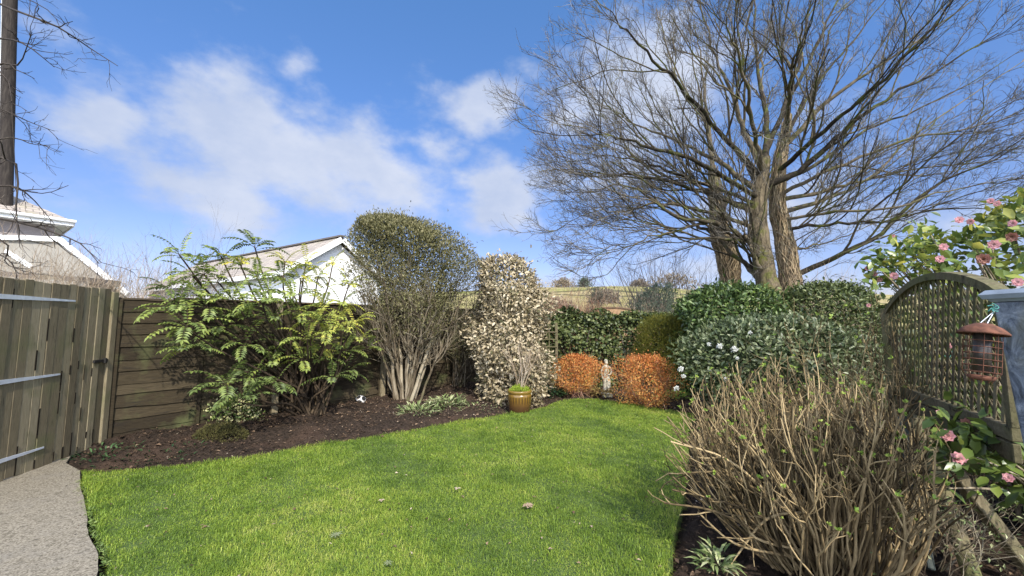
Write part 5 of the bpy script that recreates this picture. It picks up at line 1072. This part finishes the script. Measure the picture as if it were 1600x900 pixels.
f0 = flower_mesh(M['pink'], 1); f1 = flower_mesh(M['brownpetal'], 2)
used = set()
for q_ in fl:
    src = f1 if len(q_) > 4 else f0
    if src.name not in used: o = src; used.add(src.name)
    else: o = src.copy(); COL.objects.link(o); o.parent = cam_t
    p = P(q_[0], q_[1], q_[2]); o.location = p - cc; s_ = q_[3] * .66; o.scale = (s_, s_, s_)
    dv = nrm(EYE - p + RNG.normal(0, .7, 3) + [0, 0, .3]); o.rotation_euler = Vector(dv).to_track_quat('Z', 'Y').to_euler()
    if len(q_) > 4: o['label'] = 'browning faded bloom'

# ------------------------------------------------------------------ bare hydrangea
hb = np.array([1.98, 2.62, -.02]); hyd = thing('bare_hydrangea', 'large leafless hydrangea of tan canes with lime green buds', 'shrub', hb)
ms, mbud = MB(), MB()
def mound(Pt, R):      # keep the clipped, rounded outline of the bush
    q_ = Pt - hb; e_ = (q_[..., 0] / np.where(q_[..., 0] > 0, .43, 1.0))**2 + (q_[..., 1] / .8)**2 + (np.maximum(q_[..., 2], 0) / 1.27)**4
    k_ = e_.max(1) < 1.12; return Pt[k_], R[k_]
n = 560; th = RNG.uniform(0, 6.283, n); rr = np.sqrt(RNG.random(n)) * .34; st_ = hb + np.stack([rr * np.cos(th) * 1.2, rr * np.sin(th), np.zeros(n)], 1)
sp_ = rr / .34; di = np.stack([np.cos(th) * sp_ * np.where(np.cos(th) > 0, .38, .95), np.sin(th) * sp_ * .75, np.ones(n)], 1) + RNG.normal(0, .13, (n, 3))
Hh = RNG.uniform(.62, 1.0, n) * 1.25
Pt, R = grow(st_, di, Hh * (1 - .05 * sp_), RNG.uniform(.0038, .0085, n), 12, .10, (0, 0, .045), .6)
R = R * np.linspace(1.1, .75, 12) * np.where(RNG.random(R.shape) < .28, 1.32, 1.); Pt, R = mound(Pt, R); tubes(ms, Pt, R, 6, RNG.random(len(Pt)))
p, d, r_, t = spawn(Pt, R, 3, .45, 1., (18, 45)); P1, R1 = grow(p, d, RNG.uniform(.12, .38, len(p)), r_ * .8, 6, .1, (0, 0, .06), .65); R1 = R1 * np.where(RNG.random(R1.shape) < .25, 1.35, 1.); P1, R1 = mound(P1, R1); tubes(ms, P1, R1, 5, RNG.random(len(P1)))
p, d, r_, t = spawn(P1, R1, 1, .5, 1., (20, 50)); P2, R2 = grow(p, d, RNG.uniform(.06, .18, len(p)), r_ * .85, 4, .12, (0, 0, .06), .7); P2, R2 = mound(P2, R2); tubes(ms, P2, R2, 4, RNG.random(len(P2)))

lc = []
for (a, b, c) in (((1230, 800), (1140, 720), (1048, 690)), ((1240, 830), (1150, 790), (1050, 765)), ((1220, 850), (1120, 800), (1038, 786)), ((1250, 860), (1180, 840), (1160, 800)), ((1210, 780), (1130, 740), (1060, 740)), ((1240, 870), (1150, 850), (1090, 800)), ((1270, 800), (1200, 810), (1150, 870)), ((1330, 790), (1370, 720), (1400, 640))):
    lc.append(smoothpath([P(a[0], a[1], 2.5), P(b[0], b[1], 2.45), P(c[0], c[1], 2.5)], 9))
lc = np.array(lc); lr = np.linspace(.009, .005, 9)[None] * np.ones((len(lc), 1)); tubes(ms, lc, lr, 6, RNG.random(len(lc)))
for k_ in range(len(lc)): tube1(ms, [hb + [RNG.normal(0, .15), RNG.normal(0, .1), 0], (hb + lc[k_][0]) / 2 + [0, 0, .05], lc[k_][0]], [.011, .010, .009], 6, 6, RNG.random())
p, d, r_, t = spawn(lc, lr, 5, .3, 1, (20, 50)); P3, R3 = grow(p, d, RNG.uniform(.08, .28, len(p)), r_ * .75, 5, .12, (0, 0, .08), .6); tubes(ms, P3, R3, 4, RNG.random(len(p)))
ms.build('canes', M['hydr'], hyd)
tips_ = np.vstack([Pt[:, -1], P1[:, -1], P2[:, -1]]); tops = tips_[RNG.random(len(tips_)) < .19]
k_ = 6
C = np.repeat(tops, k_, 0); m_ = len(C); D = RNG.normal(0, .6, (m_, 3)) + [0, 0, .9]; sz = np.repeat(RNG.uniform(.007, .025, len(tops)), k_)
leaves(mbud, C, D, RNG.normal(0, 1, (m_, 3)), sz, sz * .55, .2, None, True, .2); mbud.build('buds', M['bud'], hyd)
# twiggy rose by the trellis end
rb = P(1368, 560, 3.45) * [1, 1, 0]
_, pe_, re_ = bare_shrub('bare_rose', 'tangle of bare rose stems beside the far end of the arched trellis', 'shrub', rb, .22, 1.5, 34, M['hydr'], .30, .008, (5, 4), wob=.16, up=.04)
mb = MB(); tops = pe_[RNG.random(len(pe_)) < .08][:, -1]; C = np.repeat(tops, 5, 0); m_ = len(C); leaves(mb, C, RNG.normal(0, .6, (m_, 3)) + [0, 0, .7], RNG.normal(0, 1, (m_, 3)), .028, .015, .2, None, True); mb.build('foliage', M['bud'], _)
# weedy stems beneath the trellis
for (px, py, n_, H, lab) in ((1450, 880, 40, .5, 'tangled weedy stems around the foot of the mossy prop'), (1490, 800, 26, .7, 'thin trailing stems climbing between prop and brace')):
    b = G(px, py); r_, pe_, re_ = bare_shrub('weed_tangle', lab, 'plant', b, .22, H, n_, M['shrub_bark'], .6, .0035, (4, 3), wob=.25, up=.0)
    mb = MB(); tops = pe_[:, -1]; m_ = len(tops); leaves(mb, tops, RNG.normal(0, .6, (m_, 3)), RNG.normal(0, 1, (m_, 3)) + [0, 0, 1], .028, .012, .2, None, False); mb.build('leaves', M['lowplant'], r_)
